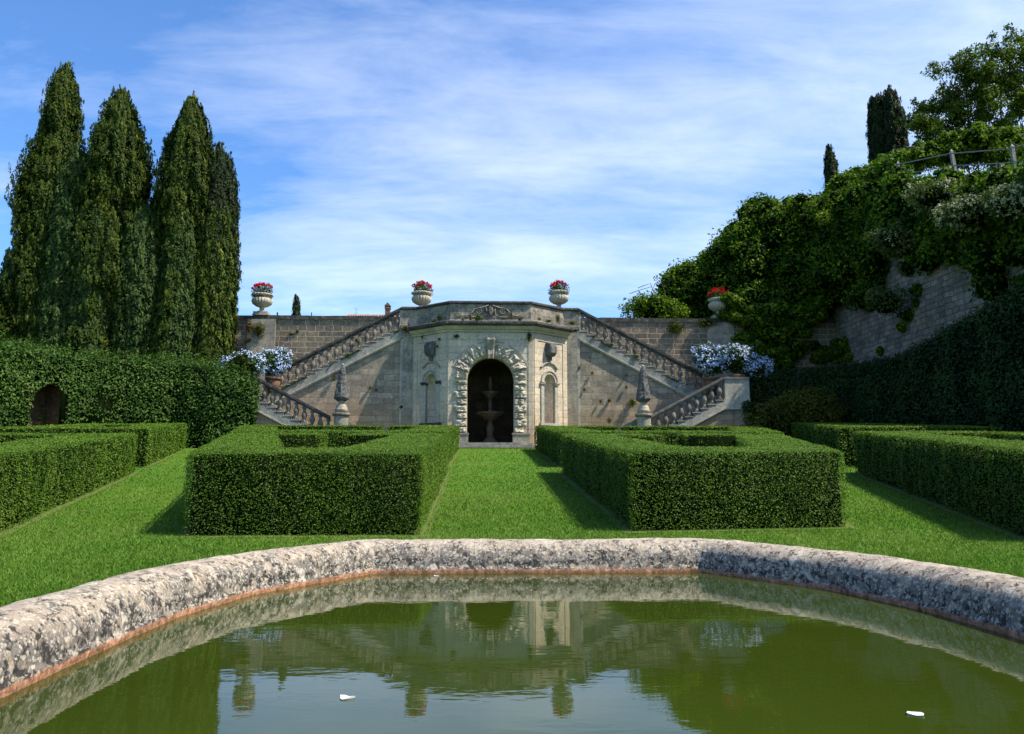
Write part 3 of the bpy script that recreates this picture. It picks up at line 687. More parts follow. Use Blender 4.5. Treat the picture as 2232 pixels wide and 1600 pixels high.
# ------------------------------------------------------------------ grotto pavilion
CX = .31
FY, SY = 37.3, 38.9
PATH = [(-3.95, SY), (-2.1, FY), (2.1, FY), (3.95, SY)]
gp = empty('grotto_pavilion', (CX, FY, 2.76), 'pale stone grotto front with rusticated arch between the two staircases', 'grotto')
AR, ASP, ABZ = 1.14, 3.25, .26
def arch_wall(b, O, du, dn, u0, u1, z0, z1, r, zs, zb, depth, n=20, uc=0.0):
    """flat wall in frame O+du*u with an arched hole centred at uc, reveal going back along -dn"""
    P = lambda u, z, d=0: b.p(O[0]+du[0]*u-dn[0]*d, O[1]+du[1]*u-dn[1]*d, z)
    if zb > z0: b.face([P(u0, z0), P(u1, z0), P(u1, zb), P(u0, zb)])
    b.face([P(u0, zb), P(uc-r, zb), P(uc-r, zs), P(u0, zs)]); b.face([P(uc+r, zb), P(u1, zb), P(u1, zs), P(uc+r, zs)])
    arc = [(uc+r*math.cos(PI-PI*k/n), zs+r*math.sin(PI-PI*k/n)) for k in range(n+1)]
    outer = []
    for (u, z) in arc:
        c, s_ = (u-uc)/r, (z-zs)/r
        tx = ((u1-uc) if c > 0 else (uc-u0))/max(abs(c), 1e-6); tz = (z1-zs)/max(s_, 1e-6); t = min(tx, tz); outer.append((uc+c*t, zs+s_*t))
    for k in range(n):
        f = [P(*arc[k]), P(*arc[k+1]), P(*outer[k+1])]
        a, c = outer[k], outer[k+1]
        if abs(a[0]-u0) < 1e-4 and abs(c[1]-z1) < 1e-4 and abs(a[1]-z1) > 1e-4: f.append(P(u0, z1))
        if abs(a[1]-z1) < 1e-4 and abs(c[0]-u1) < 1e-4 and abs(c[1]-z1) > 1e-4: f.append(P(u1, z1))
        f.append(P(*a)); b.face(f)
    rim_ = [(uc-r, zb)]+arc+[(uc+r, zb)]
    for k in range(len(rim_)-1): b.face([P(*rim_[k]), P(*rim_[k], depth), P(*rim_[k+1], depth), P(*rim_[k+1])])
    b.face([P(uc-r, zb), P(uc+r, zb), P(uc+r, zb, depth), P(uc-r, zb, depth)])
b = MB(CX)
arch_wall(b, (0, FY), (1, 0), (0, -1), -2.1, 2.1, 0, 6.05, AR, ASP, ABZ, .55, 28)
fd = Vector((1.85, 1.6)).normalized(); FLN = Vector((1.85, 1.6)).length; FN = Vector((fd.y, -fd.x))
NU, NR, NS, NB = .44*FLN, .39, 3.22, 1.24
for sg in (1, -1):
    bb = MB(CX, sg)
    arch_wall(bb, (2.1, FY), fd, FN, 0, FLN, 0, 6.05, NR, NS, NB, .12, 16, NU)
    base = len(b.v); b.v += bb.v; b.f += [tuple(i+base for i in f) for f in bb.f]; b.mi += bb.mi; b.sm += bb.sm
b.build('wall', M['facade'], gp)
# vaulted grotto behind the arch
b = MB(CX); n = 20; y0, y1, r2 = FY+.55, FY+3.2, 1.45
sec = [(-r2, 0)]+[(r2*math.cos(PI-PI*k/n), 3.0+r2*math.sin(PI-PI*k/n)) for k in range(n+1)]+[(r2, 0)]
for k in range(len(sec)-1): b.face([b.p(sec[k][0], y0, sec[k][1]), b.p(sec[k][0], y1, sec[k][1]), b.p(sec[k+1][0], y1, sec[k+1][1]), b.p(sec[k+1][0], y0, sec[k+1][1])])
b.face([b.p(u, y1-.001, z) for u, z in sec]); b.face([b.p(-r2, y0-.55, ABZ-.005), b.p(r2, y0-.55, ABZ-.005), b.p(r2, y1, ABZ-.005), b.p(-r2, y1, ABZ-.005)])
b.face([b.p(-r2-.2, y0+.01, 4.6), b.p(-r2-.2, y0+.01, 3.0), b.p(-AR-.0, y0+.01, 3.0), b.p(-AR, y0+.01, 4.6)])
b.build('vault', M['grotto'], gp)
b = MB(CX); b.sweep([(-.75, y1-.02), (-.75, y1-.12), (.75, y1-.12), (.75, y1-.02)], [(0, .6), (0, 2.6), (.05, 2.65), (.05, 2.8), (0, 2.8)], caps=True); b.build('back_panel', M['grotto'], gp)
# niches on the angled sides
def nf(u, d, z): return (2.1+fd.x*u+FN.x*d, FY+fd.y*u+FN.y*d, z)
for sg in (1, -1):
    nb = MB(CX, sg); n = 12
    rows = []
    for z in (NB, NS): rows.append([nb.p(*nf(NU+NR*math.cos(PI-PI*k/n), -.12-NR*.8*math.sin(PI*k/n), z)) for k in range(n+1)])
    for j in range(1, 7):
        ph = PI/2*j/6; rows.append([nb.p(*nf(NU+NR*math.cos(ph)*math.cos(PI-PI*k/n), -.12-NR*.8*math.cos(ph)*math.sin(PI*k/n), NS+NR*math.sin(ph))) for k in range(n+1)])
    nb.smooth = True
    for i in range(len(rows)-1):
        for k in range(n): nb.face([rows[i][k], rows[i][k+1], rows[i+1][k+1], rows[i+1][k]])
    nb.smooth = False
    nb.face(rows[0][::-1])
    niche = nb.build('niche', M['facade'], gp)
    def fbox(mb, u0, u1, d0, d1, z0, z1): mb.hexa([nf(u0, d1, z0), nf(u1, d1, z0), nf(u1, d0, z0), nf(u0, d0, z0), nf(u0, d1, z1), nf(u1, d1, z1), nf(u1, d0, z1), nf(u0, d0, z1)])
    for s2 in (-1, 1):
        m_ = MB(CX, sg); a0, a1 = sorted((NU+s2*NR, NU+s2*(NR+.2))); fbox(m_, a0, a1, -.1, .07, NB, NS-.1); m_.build('pilaster', M['trim'], niche)
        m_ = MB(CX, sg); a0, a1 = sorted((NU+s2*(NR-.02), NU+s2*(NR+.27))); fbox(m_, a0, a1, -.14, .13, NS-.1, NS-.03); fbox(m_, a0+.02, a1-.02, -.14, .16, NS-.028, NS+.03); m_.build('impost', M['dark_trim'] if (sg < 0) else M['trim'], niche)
    def arcbar(mb, r0, r1, d0, d1, a0, a1, zc, n=14, uc=NU, f=nf):
        R0 = []
        for k in range(n+1):
            a = a0+(a1-a0)*k/n; R0.append([mb.p(*f(uc+r*math.cos(a), d, zc+r*math.sin(a))) for r, d in ((r0, d1), (r1, d1), (r1, d0), (r0, d0))])
        for k in range(n):
            p, q = R0[k], R0[k+1]
            for i in range(4): j = (i+1) % 4; mb.face([p[i], p[j], q[j], q[i]])
        mb.face(R0[0][::-1]); mb.face(R0[-1])
    m_ = MB(CX, sg); arcbar(m_, NR, NR+.14, -.1, .07, 0, PI, NS+.03); arcbar(m_, NR+.143, NR+.2, -.1, .11, 0, PI, NS+.03); m_.build('arch_moulding', M['trim'], niche)
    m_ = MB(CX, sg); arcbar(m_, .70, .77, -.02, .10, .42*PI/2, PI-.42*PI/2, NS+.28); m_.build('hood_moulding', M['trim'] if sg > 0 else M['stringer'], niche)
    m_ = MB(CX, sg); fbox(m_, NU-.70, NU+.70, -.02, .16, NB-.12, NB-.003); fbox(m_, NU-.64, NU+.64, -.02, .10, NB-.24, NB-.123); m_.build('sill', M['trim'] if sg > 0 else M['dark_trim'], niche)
    # carved bracket block over the niche
    m_ = MB(CX, sg)
    pf = [(.02, 4.55), (.18, 4.50), (.30, 4.58), (.38, 4.68), (.40, 4.95), (.34, 5.12), (.18, 5.2), (.02, 5.2)]
    cols = []
    for uu, ins in ((NU-.24, .05), (NU-.19, 0), (NU+.19, 0), (NU+.24, .05)): cols.append([m_.p(*nf(uu, max(.0, d-ins), z+(ins*.6 if z < 4.7 else -ins*.6))) for d, z in pf])
    for c0, c1 in zip(cols[:-1], cols[1:]):
        for k in range(len(pf)-1): m_.face([c0[k], c1[k], c1[k+1], c0[k+1]])
    m_.face(cols[0]); m_.face(cols[-1][::-1]); fbox(m_, NU-.09, NU+.09, 0, .16, 4.3, 4.5); m_.build('bracket', M['obelisk'], gp)
    # raised frame round the bay
    m_ = MB(CX, sg)
    for (u0, u1, z0, z1) in ((.05, .27, 0, 5.35), (FLN-.36, FLN-.08, 0, 5.35), (.27, FLN-.36, 5.24, 5.35)): fbox(m_, u0, u1, -.02, .035 if z0 == 0 else .033, z0, z1)
    m_.build('bay_frame', M['facade'], gp)
    # grey side pier next to the stair wall
    m_ = MB(CX, sg); m_.box(3.95, 4.48, SY-.02, SY+.9, 0, 5.95); m_.build('pier', M['grey_ashlar'], gp)
    m_ = MB(CX, sg); m_.box(4.483, 4.60, SY+.03, SY+.3, 0, 5.55); m_.build('corner_moulding', M['trim'], gp)
    # vertical strip on the centre face
    m_ = MB(CX, sg); m_.box(1.86, 2.07, FY-.03, FY+.02, 0, 5.66); m_.build('strip', M['facade'], gp)
# archivolt mouldings on the centre face
def cf(u, d, z): return (u, FY-d, z)
for a0, a1 in ((20, 64), (116, 160), (71, 84), (96, 109)): m_ = MB(CX); arcbar(m_, 1.91, 1.99, -.02, .05, math.radians(a0), math.radians(a1), ASP, 12, 0, cf); m_.build('arch_moulding', M['trim'], gp)
for s2 in (-1, 1):
    m_ = MB(CX); m_.hexa([(s2*.60, FY-.045, 5.13), (s2*.60+.05, FY-.045, 5.13), (s2*.60+.05, FY+.02, 5.13), (s2*.60, FY+.02, 5.13), (s2*.74, FY-.045, 5.58), (s2*.74+.05, FY-.045, 5.58), (s2*.74+.05, FY+.02, 5.58), (s2*.74, FY+.02, 5.58)]); m_.build('panel_moulding', M['trim'], gp)
def rock(P0, dep, nm, mat, parent, n=7, amp=.07, seed=0, cx=CX, fac=None):
    """quarry-faced block: 4 corner points (u,z) ccw; front bulges and is broken"""
    mb = MB(cx); rs = random.Random(seed); g = []
    for i in range(n+1):
        row = []
        for j in range(n+1):
            s_, t_ = j/n, i/n
            u = (P0[0][0]*(1-s_)+P0[1][0]*s_)*(1-t_)+(P0[3][0]*(1-s_)+P0[2][0]*s_)*t_; z = (P0[0][1]*(1-s_)+P0[1][1]*s_)*(1-t_)+(P0[3][1]*(1-s_)+P0[2][1]*s_)*t_
            e = min(s_, 1-s_, t_, 1-t_)*n
            q = Vector((u*7+seed, z*7, seed*1.3)); d = dep*(.45 if e < .5 else .8)+ (0 if e < .5 else amp*(noise.noise(q)*1.6+noise.noise(q*2.3)*.9+.25))
            if e < .5: d += rs.uniform(-.012, .012)
            row.append(mb.p(u, FY-d, z))
        g.append(row)
    for i in range(n):
        for j in range(n): mb.face([g[i][j], g[i][j+1], g[i+1][j+1], g[i+1][j]])
    br = [mb.p(u, FY+.02, z) for u, z in P0]; edge = [g[0][j] for j in range(n+1)]
    mb.face([br[0], br[1]]+edge[::-1]); mb.face([br[1], br[2]]+[g[i][n] for i in range(n, -1, -1)])
    mb.face([br[2], br[3]]+[g[n][j] for j in range(0, n+1)]); mb.face([br[3], br[0]]+[g[i][0] for i in range(n+1)])
    return mb.build(nm, mat, parent)
sd = 1
for s2 in (-1, 1):
    z = .74; k = 0
    while z < 3.2:
        hh = .30 if k % 2 == 0 else .375; wo = 1.62 if k % 2 == 0 else 1.76
        if z+hh > 3.3: hh = 3.28-z
        q = [(AR+.005, z), (wo, z), (wo, z+hh-.05), (AR+.005, z+hh-.05)]
        if s2 < 0: q = [(-u, zz) for u, zz in q]; q = [q[1], q[0], q[3], q[2]]
        rock(q, .16, 'rusticated_block', M['rustic'], gp, seed=sd, amp=.07); sd += 1; z += hh; k += 1
    m_ = MB(CX, s2); m_.box(AR-.06, 1.9, FY-.22, FY+.3, ABZ-.04, .64); m_.box(AR-.09, 1.93, FY-.25, FY+.3, .642, .72); m_.build('plinth', M['pedestal'], gp)
nv = 11
for k in range(nv):
    a0 = PI*(k+.08)/nv; a1 = PI*(k+.92)/nv
    if k == nv//2: continue
    ro = 1.86 if k % 2 else 1.74
    q = [(AR*1.005*math.cos(a), ASP+.04+AR*1.005*math.sin(a)) for a in (a1, a0)]; w_ = [(ro*math.cos(a), ASP+.04+ro*math.sin(a)) for a in (a0, a1)]
    rock([q[0], q[1], w_[0], w_[1]][::1], .15, 'voussoir', M['rustic'], gp, seed=sd, amp=.08); sd += 1
m_ = MB(CX); pf = [(.02, 4.3), (.22, 4.3), (.26, 4.5), (.2, 4.75), (.26, 5.0), (.34, 5.2), (.3, 5.32), (.16, 5.36), (.02, 5.36)]
cols = []
for uu, ins in ((-1, .06), (-.7, .0), (-.25, .03), (.25, .03), (.7, .0), (1, .06)): cols.append([m_.p(uu*(.15+.09*(z-4.3)/1.06), FY-max(0, d-ins), z) for d, z in pf])
for c0, c1 in zip(cols[:-1], cols[1:]):
    for k in range(len(pf)-1): m_.face([c0[k], c1[k], c1[k+1], c0[k+1]])
m_.face(cols[0]); m_.face(cols[-1][::-1]); m_.build('keystone', M['pedestal'], gp)
# steps
m_ = MB(CX); m_.box(-2.3, 2.3, FY-.75, FY-.001, 0, .13); m_.build('step', M['stringer'], gp)
m_ = MB(CX); m_.box(-2.0, 2.0, FY-.42, FY-.002, .131, ABZ); m_.build('step', M['stringer'], gp)
# cornice, parapet, coping
CP = [(-4.2, SY+.0), (-3.95, SY)] + PATH[1:3] + [(3.95, SY), (4.2, SY)]
cprof = [(-.05, 5.62), (.06, 5.62), (.08, 5.70), (.16, 5.73), (.24, 5.83), (.26, 5.88), (.40, 5.90), (.44, 5.97), (.44, 6.06), (.38, 6.10), (-.05, 6.13)]
b = MB(CX); b.m = 0
b.sweep([(-3.98, SY-.0)]+PATH[1:3]+[(3.98, SY)], cprof[5:]); b.build('cornice', M['dark_trim'], gp)
b = MB(CX); b.sweep([(-3.98, SY)]+PATH[1:3]+[(3.98, SY)], cprof[:6]+[(-.05, 5.88)]); b.build('frieze_moulding', M['facade'], gp)
PP = [(-4.58, SY+.02), (-3.80, SY+.02), (-2.0, FY+.15), (2.0, FY+.15), (3.80, SY+.02), (4.58, SY+.02)]
b = MB(CX); b.sweep(PP, [(.08, 6.05), (.08, 6.22), (.0, 6.26), (0, 7.02), (-.3, 7.02), (-.3, 6.05)]); b.build('parapet', M['parapet'], gp)
b = MB(CX); b.sweep(PP, [(-.36, 7.02), (.04, 7.021), (.10, 7.06), (.10, 7.13), (.05, 7.18), (-.33, 7.19), (-.36, 7.15)], jit=.004); b.build('parapet_coping', M['dark_trim'], gp)
b = MB(CX); b.planprism([(-4.55, SY+.35), (-2.0, FY+.4), (2.0, FY+.4), (4.55, SY+.35), (4.55, TY), (-4.55, TY)], 5.7, 6.1); b.build('platform', M['stringer'], gp)
# carved relief on the parapet
rf = MB(CX); YR = FY+.15
def spiral(cx_, cz, r0, turns, s2, start, th=.035):
    return [(cx_+s2*(r0*(1-.8*t))*math.cos(start+turns*2*PI*t), YR-.05, cz+(r0*(1-.8*t))*math.sin(start+turns*2*PI*t)) for t in np.linspace(0, 1, 22)]
for s2 in (-1, 1):
    rf.tube(spiral(s2*.60, 6.66, .16, 1.5, s2, PI*.5), .03, 6, .5)
    rf.tube([(s2*.60, YR-.05, 6.82), (s2*.80, YR-.05, 6.76), (s2*.95, YR-.05, 6.58), (s2*1.15, YR-.05, 6.46), (s2*1.35, YR-.04, 6.44), (s2*1.5, YR-.04, 6.52)], [.03, .035, .04, .035, .03, .02], 6)
    rf.tube(spiral(s2*1.62, 6.5, .11, 1.3, s2, PI*.9), .025, 6, .5)
    rf.tube([(s2*1.0, YR-.02, 6.36), (s2*1.3, YR-.03, 6.38), (s2*.4, YR-.03, 6.38)], .03, 6)
    rf.tube([(s2*.1, YR-.06, 6.95), (s2*.28, YR-.07, 6.88), (s2*.45, YR-.05, 6.84), (s2*.6, YR-.05, 6.82)], [.04, .05, .035, .03], 6)
    rf.tube([(s2*.24, YR-.06, 6.86), (s2*.2, YR-.08, 6.66), (s2*.24, YR-.06, 6.48), (s2*.34, YR-.05, 6.42)], [.03, .035, .03, .02], 6)
rf.build('scroll_relief', M['parapet'], gp)
rf = MB(CX); cc = [(-.12, 6.88), (-.17, 6.7), (-.08, 6.5), (0, 6.40), (.08, 6.5), (.17, 6.7), (.12, 6.88), (0, 6.96)]
a_ = [rf.p(u, YR+.01, z) for u, z in cc]; c_ = [rf.p(u*.6, YR-.13, 6.68+(z-6.68)*.75) for u, z in cc]
for k in range(8): j = (k+1) % 8; rf.face([a_[k], c_[k], c_[j], a_[j]][::-1])
rf.face(c_[::-1] if False else c_); rf.build('shield_relief', M['parapet'], gp)

# fountain in the grotto
fo = empty('grotto_fountain', (CX-.0, FY+1.5, ZW(ABZ)), 'two tiered stone fountain standing inside the dark grotto arch', 'fountain')
FC = (0, FY+1.5, ABZ)
b = MB(CX); b.smooth = True; b.lathe([(.46, 0), (.46, .05), (.34, .14), (.2, .3), (.13, .36), (.19, .42), (.13, .48), (.17, .6), (.2, .75), (.15, .95), (.1, 1.1), (.15, 1.15)], FC, 20); b.build('pedestal', M['fountain'], fo)
b = MB(CX); b.smooth = True; b.lathe([(.15, 1.15), (.3, 1.2), (.5, 1.38), (.62, 1.42), (.74, 1.5), (.76, 1.56), (.70, 1.57), (.55, 1.5), (.2, 1.46)], FC, 40, 8, .12, (1.3, 1.6)); b.build('lower_basin', M['fountain'], fo)
b = MB(CX); b.smooth = True; b.lathe([(.14, 1.46), (.16, 1.6), (.08, 1.75), (.12, 1.95), (.07, 2.15), (.1, 2.25)], FC, 16); b.build('stem', M['fountain'], fo)
b = MB(CX); b.smooth = True; b.lathe([(.1, 2.25), (.22, 2.32), (.32, 2.5), (.44, 2.56), (.45, 2.6), (.4, 2.6), (.1, 2.5)], FC, 32, 8, .1, (2.3, 2.62)); b.build('upper_basin', M['fountain'], fo)
b = MB(CX); b.smooth = True; b.lathe([(.07, 2.5), (.06, 2.7), (.1, 2.8), (.12, 2.95), (.08, 3.1), (.05, 3.16), (.08, 3.24), (.06, 3.34), (.01, 3.38)], FC, 12); b.build('finial', M['fountain'], fo)

# ------------------------------------------------------------------ staircases
def bal_mesh(h, seg=12):
    b = MB(); b.box(-.095, .095, -.095, .095, 0, .05*h/.6); b.smooth = True
    pr = [(.085, .05), (.085, .08), (.05, .11), (.055, .15), (.095, .24), (.108, .3), (.09, .37), (.055, .45), (.045, .5), (.075, .53), (.08, .55)]
    b.lathe([(r, z*h/.6) for r, z in pr], (0, 0, 0), seg); b.smooth = False; b.box(-.085, .085, -.085, .085, .551*h/.6, .6*h/.6)
    return b.mesh('baluster', M['baluster'])
_z = (MB.ZA, MB.ZB); MB.ZA, MB.ZB = 0.0, 1.0; BALU = bal_mesh(.60); MB.ZA, MB.ZB = _z
STEPU, RISE = .385, .1993
U0, ZT = 4.60, 6.10       # top of the upper flight
NUP = 18
for sg, word in ((-1, 'left'), (1, 'right')):
    root = empty('stone_staircase', (CX+sg*8, 38.0, 2.76), {'left': 'double flight stone staircase with balustrade on the left of the grotto', 'right': 'double flight stone staircase with balustrade on the right of the grotto'}[word], 'staircase', 'mirrored staircases beside the grotto')
    zu = lambda u: ZT-(u-U0)*RISE/STEPU            # nosing line of the upper flight
    UB = 10.76; ZL = ZT-RISE*NUP+RISE*.0  # landing level
    ZL = zu(UB)-.05
    # flank wall
    b = MB(CX, sg); b.prism([(4.60, 0), (UB+.9, 0), (UB+.9, zu(UB+.9)-.50), (4.60, zu(4.6)-.50)], SY+.10, SY+.5); b.build('flank_wall', M['panel'], root)
    b = MB(CX, sg); b.slope(4.46, zu(4.46)-.12, UB+.1, zu(UB+.1)-.12, SY+.0, SY+.5, .44); b.build('stringer', M['stringer'], root)
    b = MB(CX, sg); b.slope(4.60, zu(4.60)-.50, UB+.6, zu(UB+.6)-.50, SY-.05, SY+.14, .07); b.slope(4.60, zu(4.60)-.575, UB+.6, zu(UB+.6)-.575, SY+.0, SY+.14, .06); b.build('string_moulding', M['trim'], root)
    steps = MB(CX, sg); noses = MB(CX, sg)
    for k in range(NUP):
        u = U0+k*STEPU; z = ZT-(k+1)*RISE+.1
        steps.box(u, u+STEPU, SY+.5, TY-.01, z-1.2, z); noses.box(u-.0, u+STEPU+.06, SY-.02-.0005*(k % 2), SY+.5, z-.05, z+.005); steps.box(u+.06, u+STEPU-.001, SY+.03, SY+.499, z-.3, z-.051)
    steps.build('flight', M['stringer'], root); noses.build('tread_ends', M['stringer'], root)
    # upper balustrade
    ue = UB+.22; zr = lambda u: 7.16-(u-4.58)*RISE/STEPU
    rail = MB(CX, sg); rail.slope(4.585, zr(4.585), ue, zr(ue), SY-.02, SY+.32, .12); rail.slope(4.585, zr(4.585)-.121, ue, zr(ue)-.121, SY+.03, SY+.27, .09)
    hr = rail.build('handrail', M['dark_trim'], root)
    for k in range(NUP-1):
        u = U0+(k+.5)*STEPU; z = ZT-(k+1)*RISE+.105; top = zr(u)-.20; h = top-z
        o = bpy.data.objects.new('baluster', BALU); C.objects.link(o); o.parent = root
        o.location = Vector((CX+sg*u, SY+.15, ZW(z)))-root.location; o.scale = (1.2, 1.2, (h+.015)/.6)
    # end post closing the ends
    b = MB(CX, sg); b.box(4.585, 4.66, SY+.02, SY+.28, ZT-.1, 7.0); b.build('end_post', M['stringer'], root)
    # landing with pedestal
    UL = UB+.17; LZ = 2.45
    b = MB(CX, sg); b.box(UL, UL+.42, SY-.05, SY+.40, LZ-.2, zr(ue)+.0); b.build('landing_pedestal', M['stringer'], root)
    b = MB(CX, sg); b.box(UL-.06, UL+.48, SY-.11, SY+.46, zr(ue)+.001, zr(ue)+.09); b.build('pedestal_cap', M['stringer'], root)
    LY = SY-1.8; ULo = 11.45; UEnd = 12.75
    b = MB(CX, sg); b.box(ULo-.2, UEnd, LY+.3, TY-.01, LZ-.3, LZ); b.build('landing', M['stringer'], root)
    zl = lambda u: LZ-(ULo-u)*RISE/STEPU           # lower nosing line, falling towards the grotto
    b = MB(CX, sg); b.prism([(5.9, 0), (UEnd, 0), (UEnd, LZ-.3), (ULo-.1, LZ-.55), (6.4, zl(6.4)-.50 if zl(6.4) > .55 else .05)], LY+.08, LY+.45); b.build('lower_wall', M['panel'], root)
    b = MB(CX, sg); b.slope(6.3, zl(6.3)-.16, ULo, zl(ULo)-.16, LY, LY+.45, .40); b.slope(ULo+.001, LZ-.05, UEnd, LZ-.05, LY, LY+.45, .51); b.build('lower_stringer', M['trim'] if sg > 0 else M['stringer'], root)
    b = MB(CX, sg); b.slope(6.7, zl(6.7)-.5, ULo, zl(ULo)-.5, LY-.04, LY+.12, .08); b.slope(ULo+.001, LZ-.5, UEnd, LZ-.5, LY-.04, LY+.12, .08); b.build('lower_moulding', M['trim'], root)
    st = MB(CX, sg); ns = MB(CX, sg); nl = 13
    for k in range(nl):
        u1 = ULo-k*STEPU; z = LZ-(k+1)*RISE+.08
        if z < .05: break
        st.box(u1-STEPU, u1, LY+.45, SY-.03, max(0, z-1.0), z); ns.box(u1-STEPU-.06, u1, LY-.02-.0005*(k % 2), LY+.45, z-.05, z+.005); st.box(u1-STEPU+.001, u1-.06, LY+.03, LY+.449, max(0, z-.25), z-.051)
        ug = u1-STEPU/2; zt = 3.45-(ULo-ug)*RISE/STEPU-.20
        if ug > 7.75:
            o = bpy.data.objects.new('baluster', BALU); C.objects.link(o); o.parent = root
            o.location = Vector((CX+sg*ug, LY+.15, ZW(z+.005)))-root.location; o.scale = (1.3, 1.3, (zt-z+.01)/.6)
    st.build('lower_flight', M['stringer'], root); ns.build('lower_tread_ends', M['stringer'], root)
    zrl = lambda u: 3.45-(ULo-u)*RISE/STEPU
    rail = MB(CX, sg); rail.slope(7.72, zrl(7.72), ULo, zrl(ULo), LY-.02, LY+.32, .12); rail.slope(7.72, zrl(7.72)-.121, ULo, zrl(ULo)-.121, LY+.03, LY+.27, .09)
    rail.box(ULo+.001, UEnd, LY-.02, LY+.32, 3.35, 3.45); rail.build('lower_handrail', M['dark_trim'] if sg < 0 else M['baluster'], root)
    b = MB(CX, sg); b.box(ULo+.06, UEnd-.02, LY+.03, LY+.27, LZ-.048, 3.349); b.build('landing_parapet', M['trim'], root)
    b = MB(CX, sg); b.slope(5.9, .80, 7.3, 1.52, LY+.02, LY+.4, .16); b.prism([(5.9, 0), (7.3, 0), (7.3, 1.36), (5.9, .64)], LY+.05, LY+.37); b.build('bottom_curb', M['stringer'], root)
    b = MB(CX, sg); b.box(UEnd-.4, UEnd, LY+.32, TY-.01, LZ+.001, 3.35); b.build('end_parapet', M['stringer'], root)

MB.ZA, MB.ZB = 0.0, 1.0
# ------------------------------------------------------------------ obelisks
def obelisk(x, y, label):
    root = empty('stone_obelisk', (x, y, G(y)), label, 'obelisk', 'rough obelisks at the foot of the stairs'); root['_local'] = 1
    mk = lambda b, n, m: b.build(n, m, root)
    b = MB(); b.lathe([(.38, 0), (.38, .12), (.335, .15), (.335, 1.5)], (0, 0, 0), 28); mk(b, 'pedestal', M['pedestal'])
    b = MB(); b.smooth = True; b.lathe([(.35, 1.5), (.41, 1.53), (.42, 1.6), (.4, 1.66), (.3, 1.67)], (0, 0, 0), 28); mk(b, 'cap_ring', M['baluster'])
    b = MB(); b.smooth = True; b.lathe([(.29, 1.66), (.30, 1.8), (.31, 1.84), (.27, 1.86), (.27, 1.93), (.22, 2.04), (.14, 2.1), (.13, 2.16), (.19, 2.22)], (0, 0, 0), 24); mk(b, 'neck', M['pedestal'])
    b = MB(); rows = []; nr, ns = 30, 24
    for i in range(nr+1):
        t = i/nr; z = 2.22+1.72*t; r = .20+.17*min(1, t/.08) if t < .08 else .37-(.37-.11)*(t-.08)/.9
        if t > .96: r *= max(.35, (1-t)/.04*.6+.35)
        row = []
        for k in range(ns):
            a = 2*PI*k/ns; rr = r/max(abs(math.cos((a % (PI/4))-PI/8)), .1)*.95
            q = Vector((math.cos(a)*rr*6, math.sin(a)*rr*6, z*5+x)); rr += .035*noise.noise(q*1.5)+.02*noise.noise(q*4) if .05 < t < .97 else 0
            row.append(b.p(rr*math.cos(a), rr*math.sin(a), z))
        rows.append(row)
    for i in range(nr):
        for k in range(ns): j = (k+1) % ns; b.face([rows[i][k], rows[i][j], rows[i+1][j], rows[i+1][k]])
    b.face(rows[0][::-1]); b.face(rows[-1]); mk(b, 'spire', M['obelisk'])
    b = MB(); b.smooth = True; b.lathe([(.02, 3.93), (.06, 3.95), (.07, 3.99), (.04, 4.03), (.01, 4.04)], (0, 0, 0), 12); mk(b, 'finial', M['trim'])
obelisk(at(744, 900, Y=36.8).x, 36.8, 'weathered obelisk on a round pedestal at the foot of the left stairs')
obelisk(at(1403, 900, Y=36.8).x, 36.8, 'weathered obelisk on a round pedestal at the foot of the right stairs')

MB.ZA, MB.ZB = 2.76, 1.016
# ------------------------------------------------------------------ terrace wall
tw = empty('terrace_retaining_wall', (0, TY, 2.76), 'long grey brown block wall behind the stairs carrying the upper terrace', 'wall')
b = MB(); b.box(-60, 19.7, TY, TY+.45, 0, 6.98); b.build('wall', M['terrace'], tw)
b = MB()
xx = -60.0; 
while xx < 19.7:
    L = random.uniform(1.0, 1.7); dz = random.uniform(-.015, .015); b.box(xx, min(xx+L, 19.7)-.012, TY-.08, TY+.53, 6.981, 7.19+dz); xx += L
b.build('wall_coping', M['dark_trim'], tw)
for px in (572, 1568):
    X = at(px, 690, Y=TY).x; b = MB(); b.box(X-.75, X+.75, TY-.12, TY+.3, 0, 6.975); b.build('buttress', M['grey_ashlar'], tw)

MB.ZA, MB.ZB = 0.0, 1.0
WT = 2.76+1.016*7.2
# ------------------------------------------------------------------ urns with geraniums
def urn(x, y, z, s, label, plinth=True):
    root = empty('flower_urn', (x, y, z), label, 'urn', 'fluted stone urns on the walls'); root['_local'] = 1
    zz = 0
    if plinth:
        b = MB(); b.box(-.42*s, .42*s, -.3*s, .3*s, 0, .06*s); b.box(-.38*s, .38*s, -.27*s, .27*s, .0601*s, .2*s); b.build('plinth', M['pedestal'], root); zz = .2*s
    b = MB(); b.smooth = True; b.lathe([(.24*s, 0), (.24*s, .04*s), (.13*s, .09*s), (.1*s, .14*s), (.15*s, .17*s), (.1*s, .21*s), (.14*s, .25*s)], (0, 0, zz), 20); b.build('foot', M['urn'], root)
    b = MB(); b.smooth = True; b.lathe([(.14*s, .25*s), (.33*s, .32*s), (.50*s, .44*s), (.56*s, .58*s), (.53*s, .70*s), (.42*s, .78*s), (.40*s, .82*s)], (0, 0, zz), 96, 22, .13, (.3*s, .75*s)); b.build('bowl', M['urn'], root)
    b = MB(); b.smooth = True; b.lathe([(.40*s, .80*s), (.50*s, .84*s), (.58*s, .90*s), (.585*s, .95*s), (.54*s, .98*s), (.46*s, .94*s), (.3*s, .93*s)], (0, 0, zz), 96, 20, .09, (.85*s, 1.0*s)); b.build('rim', M['urn'], root)
    return z+zz+.95*s
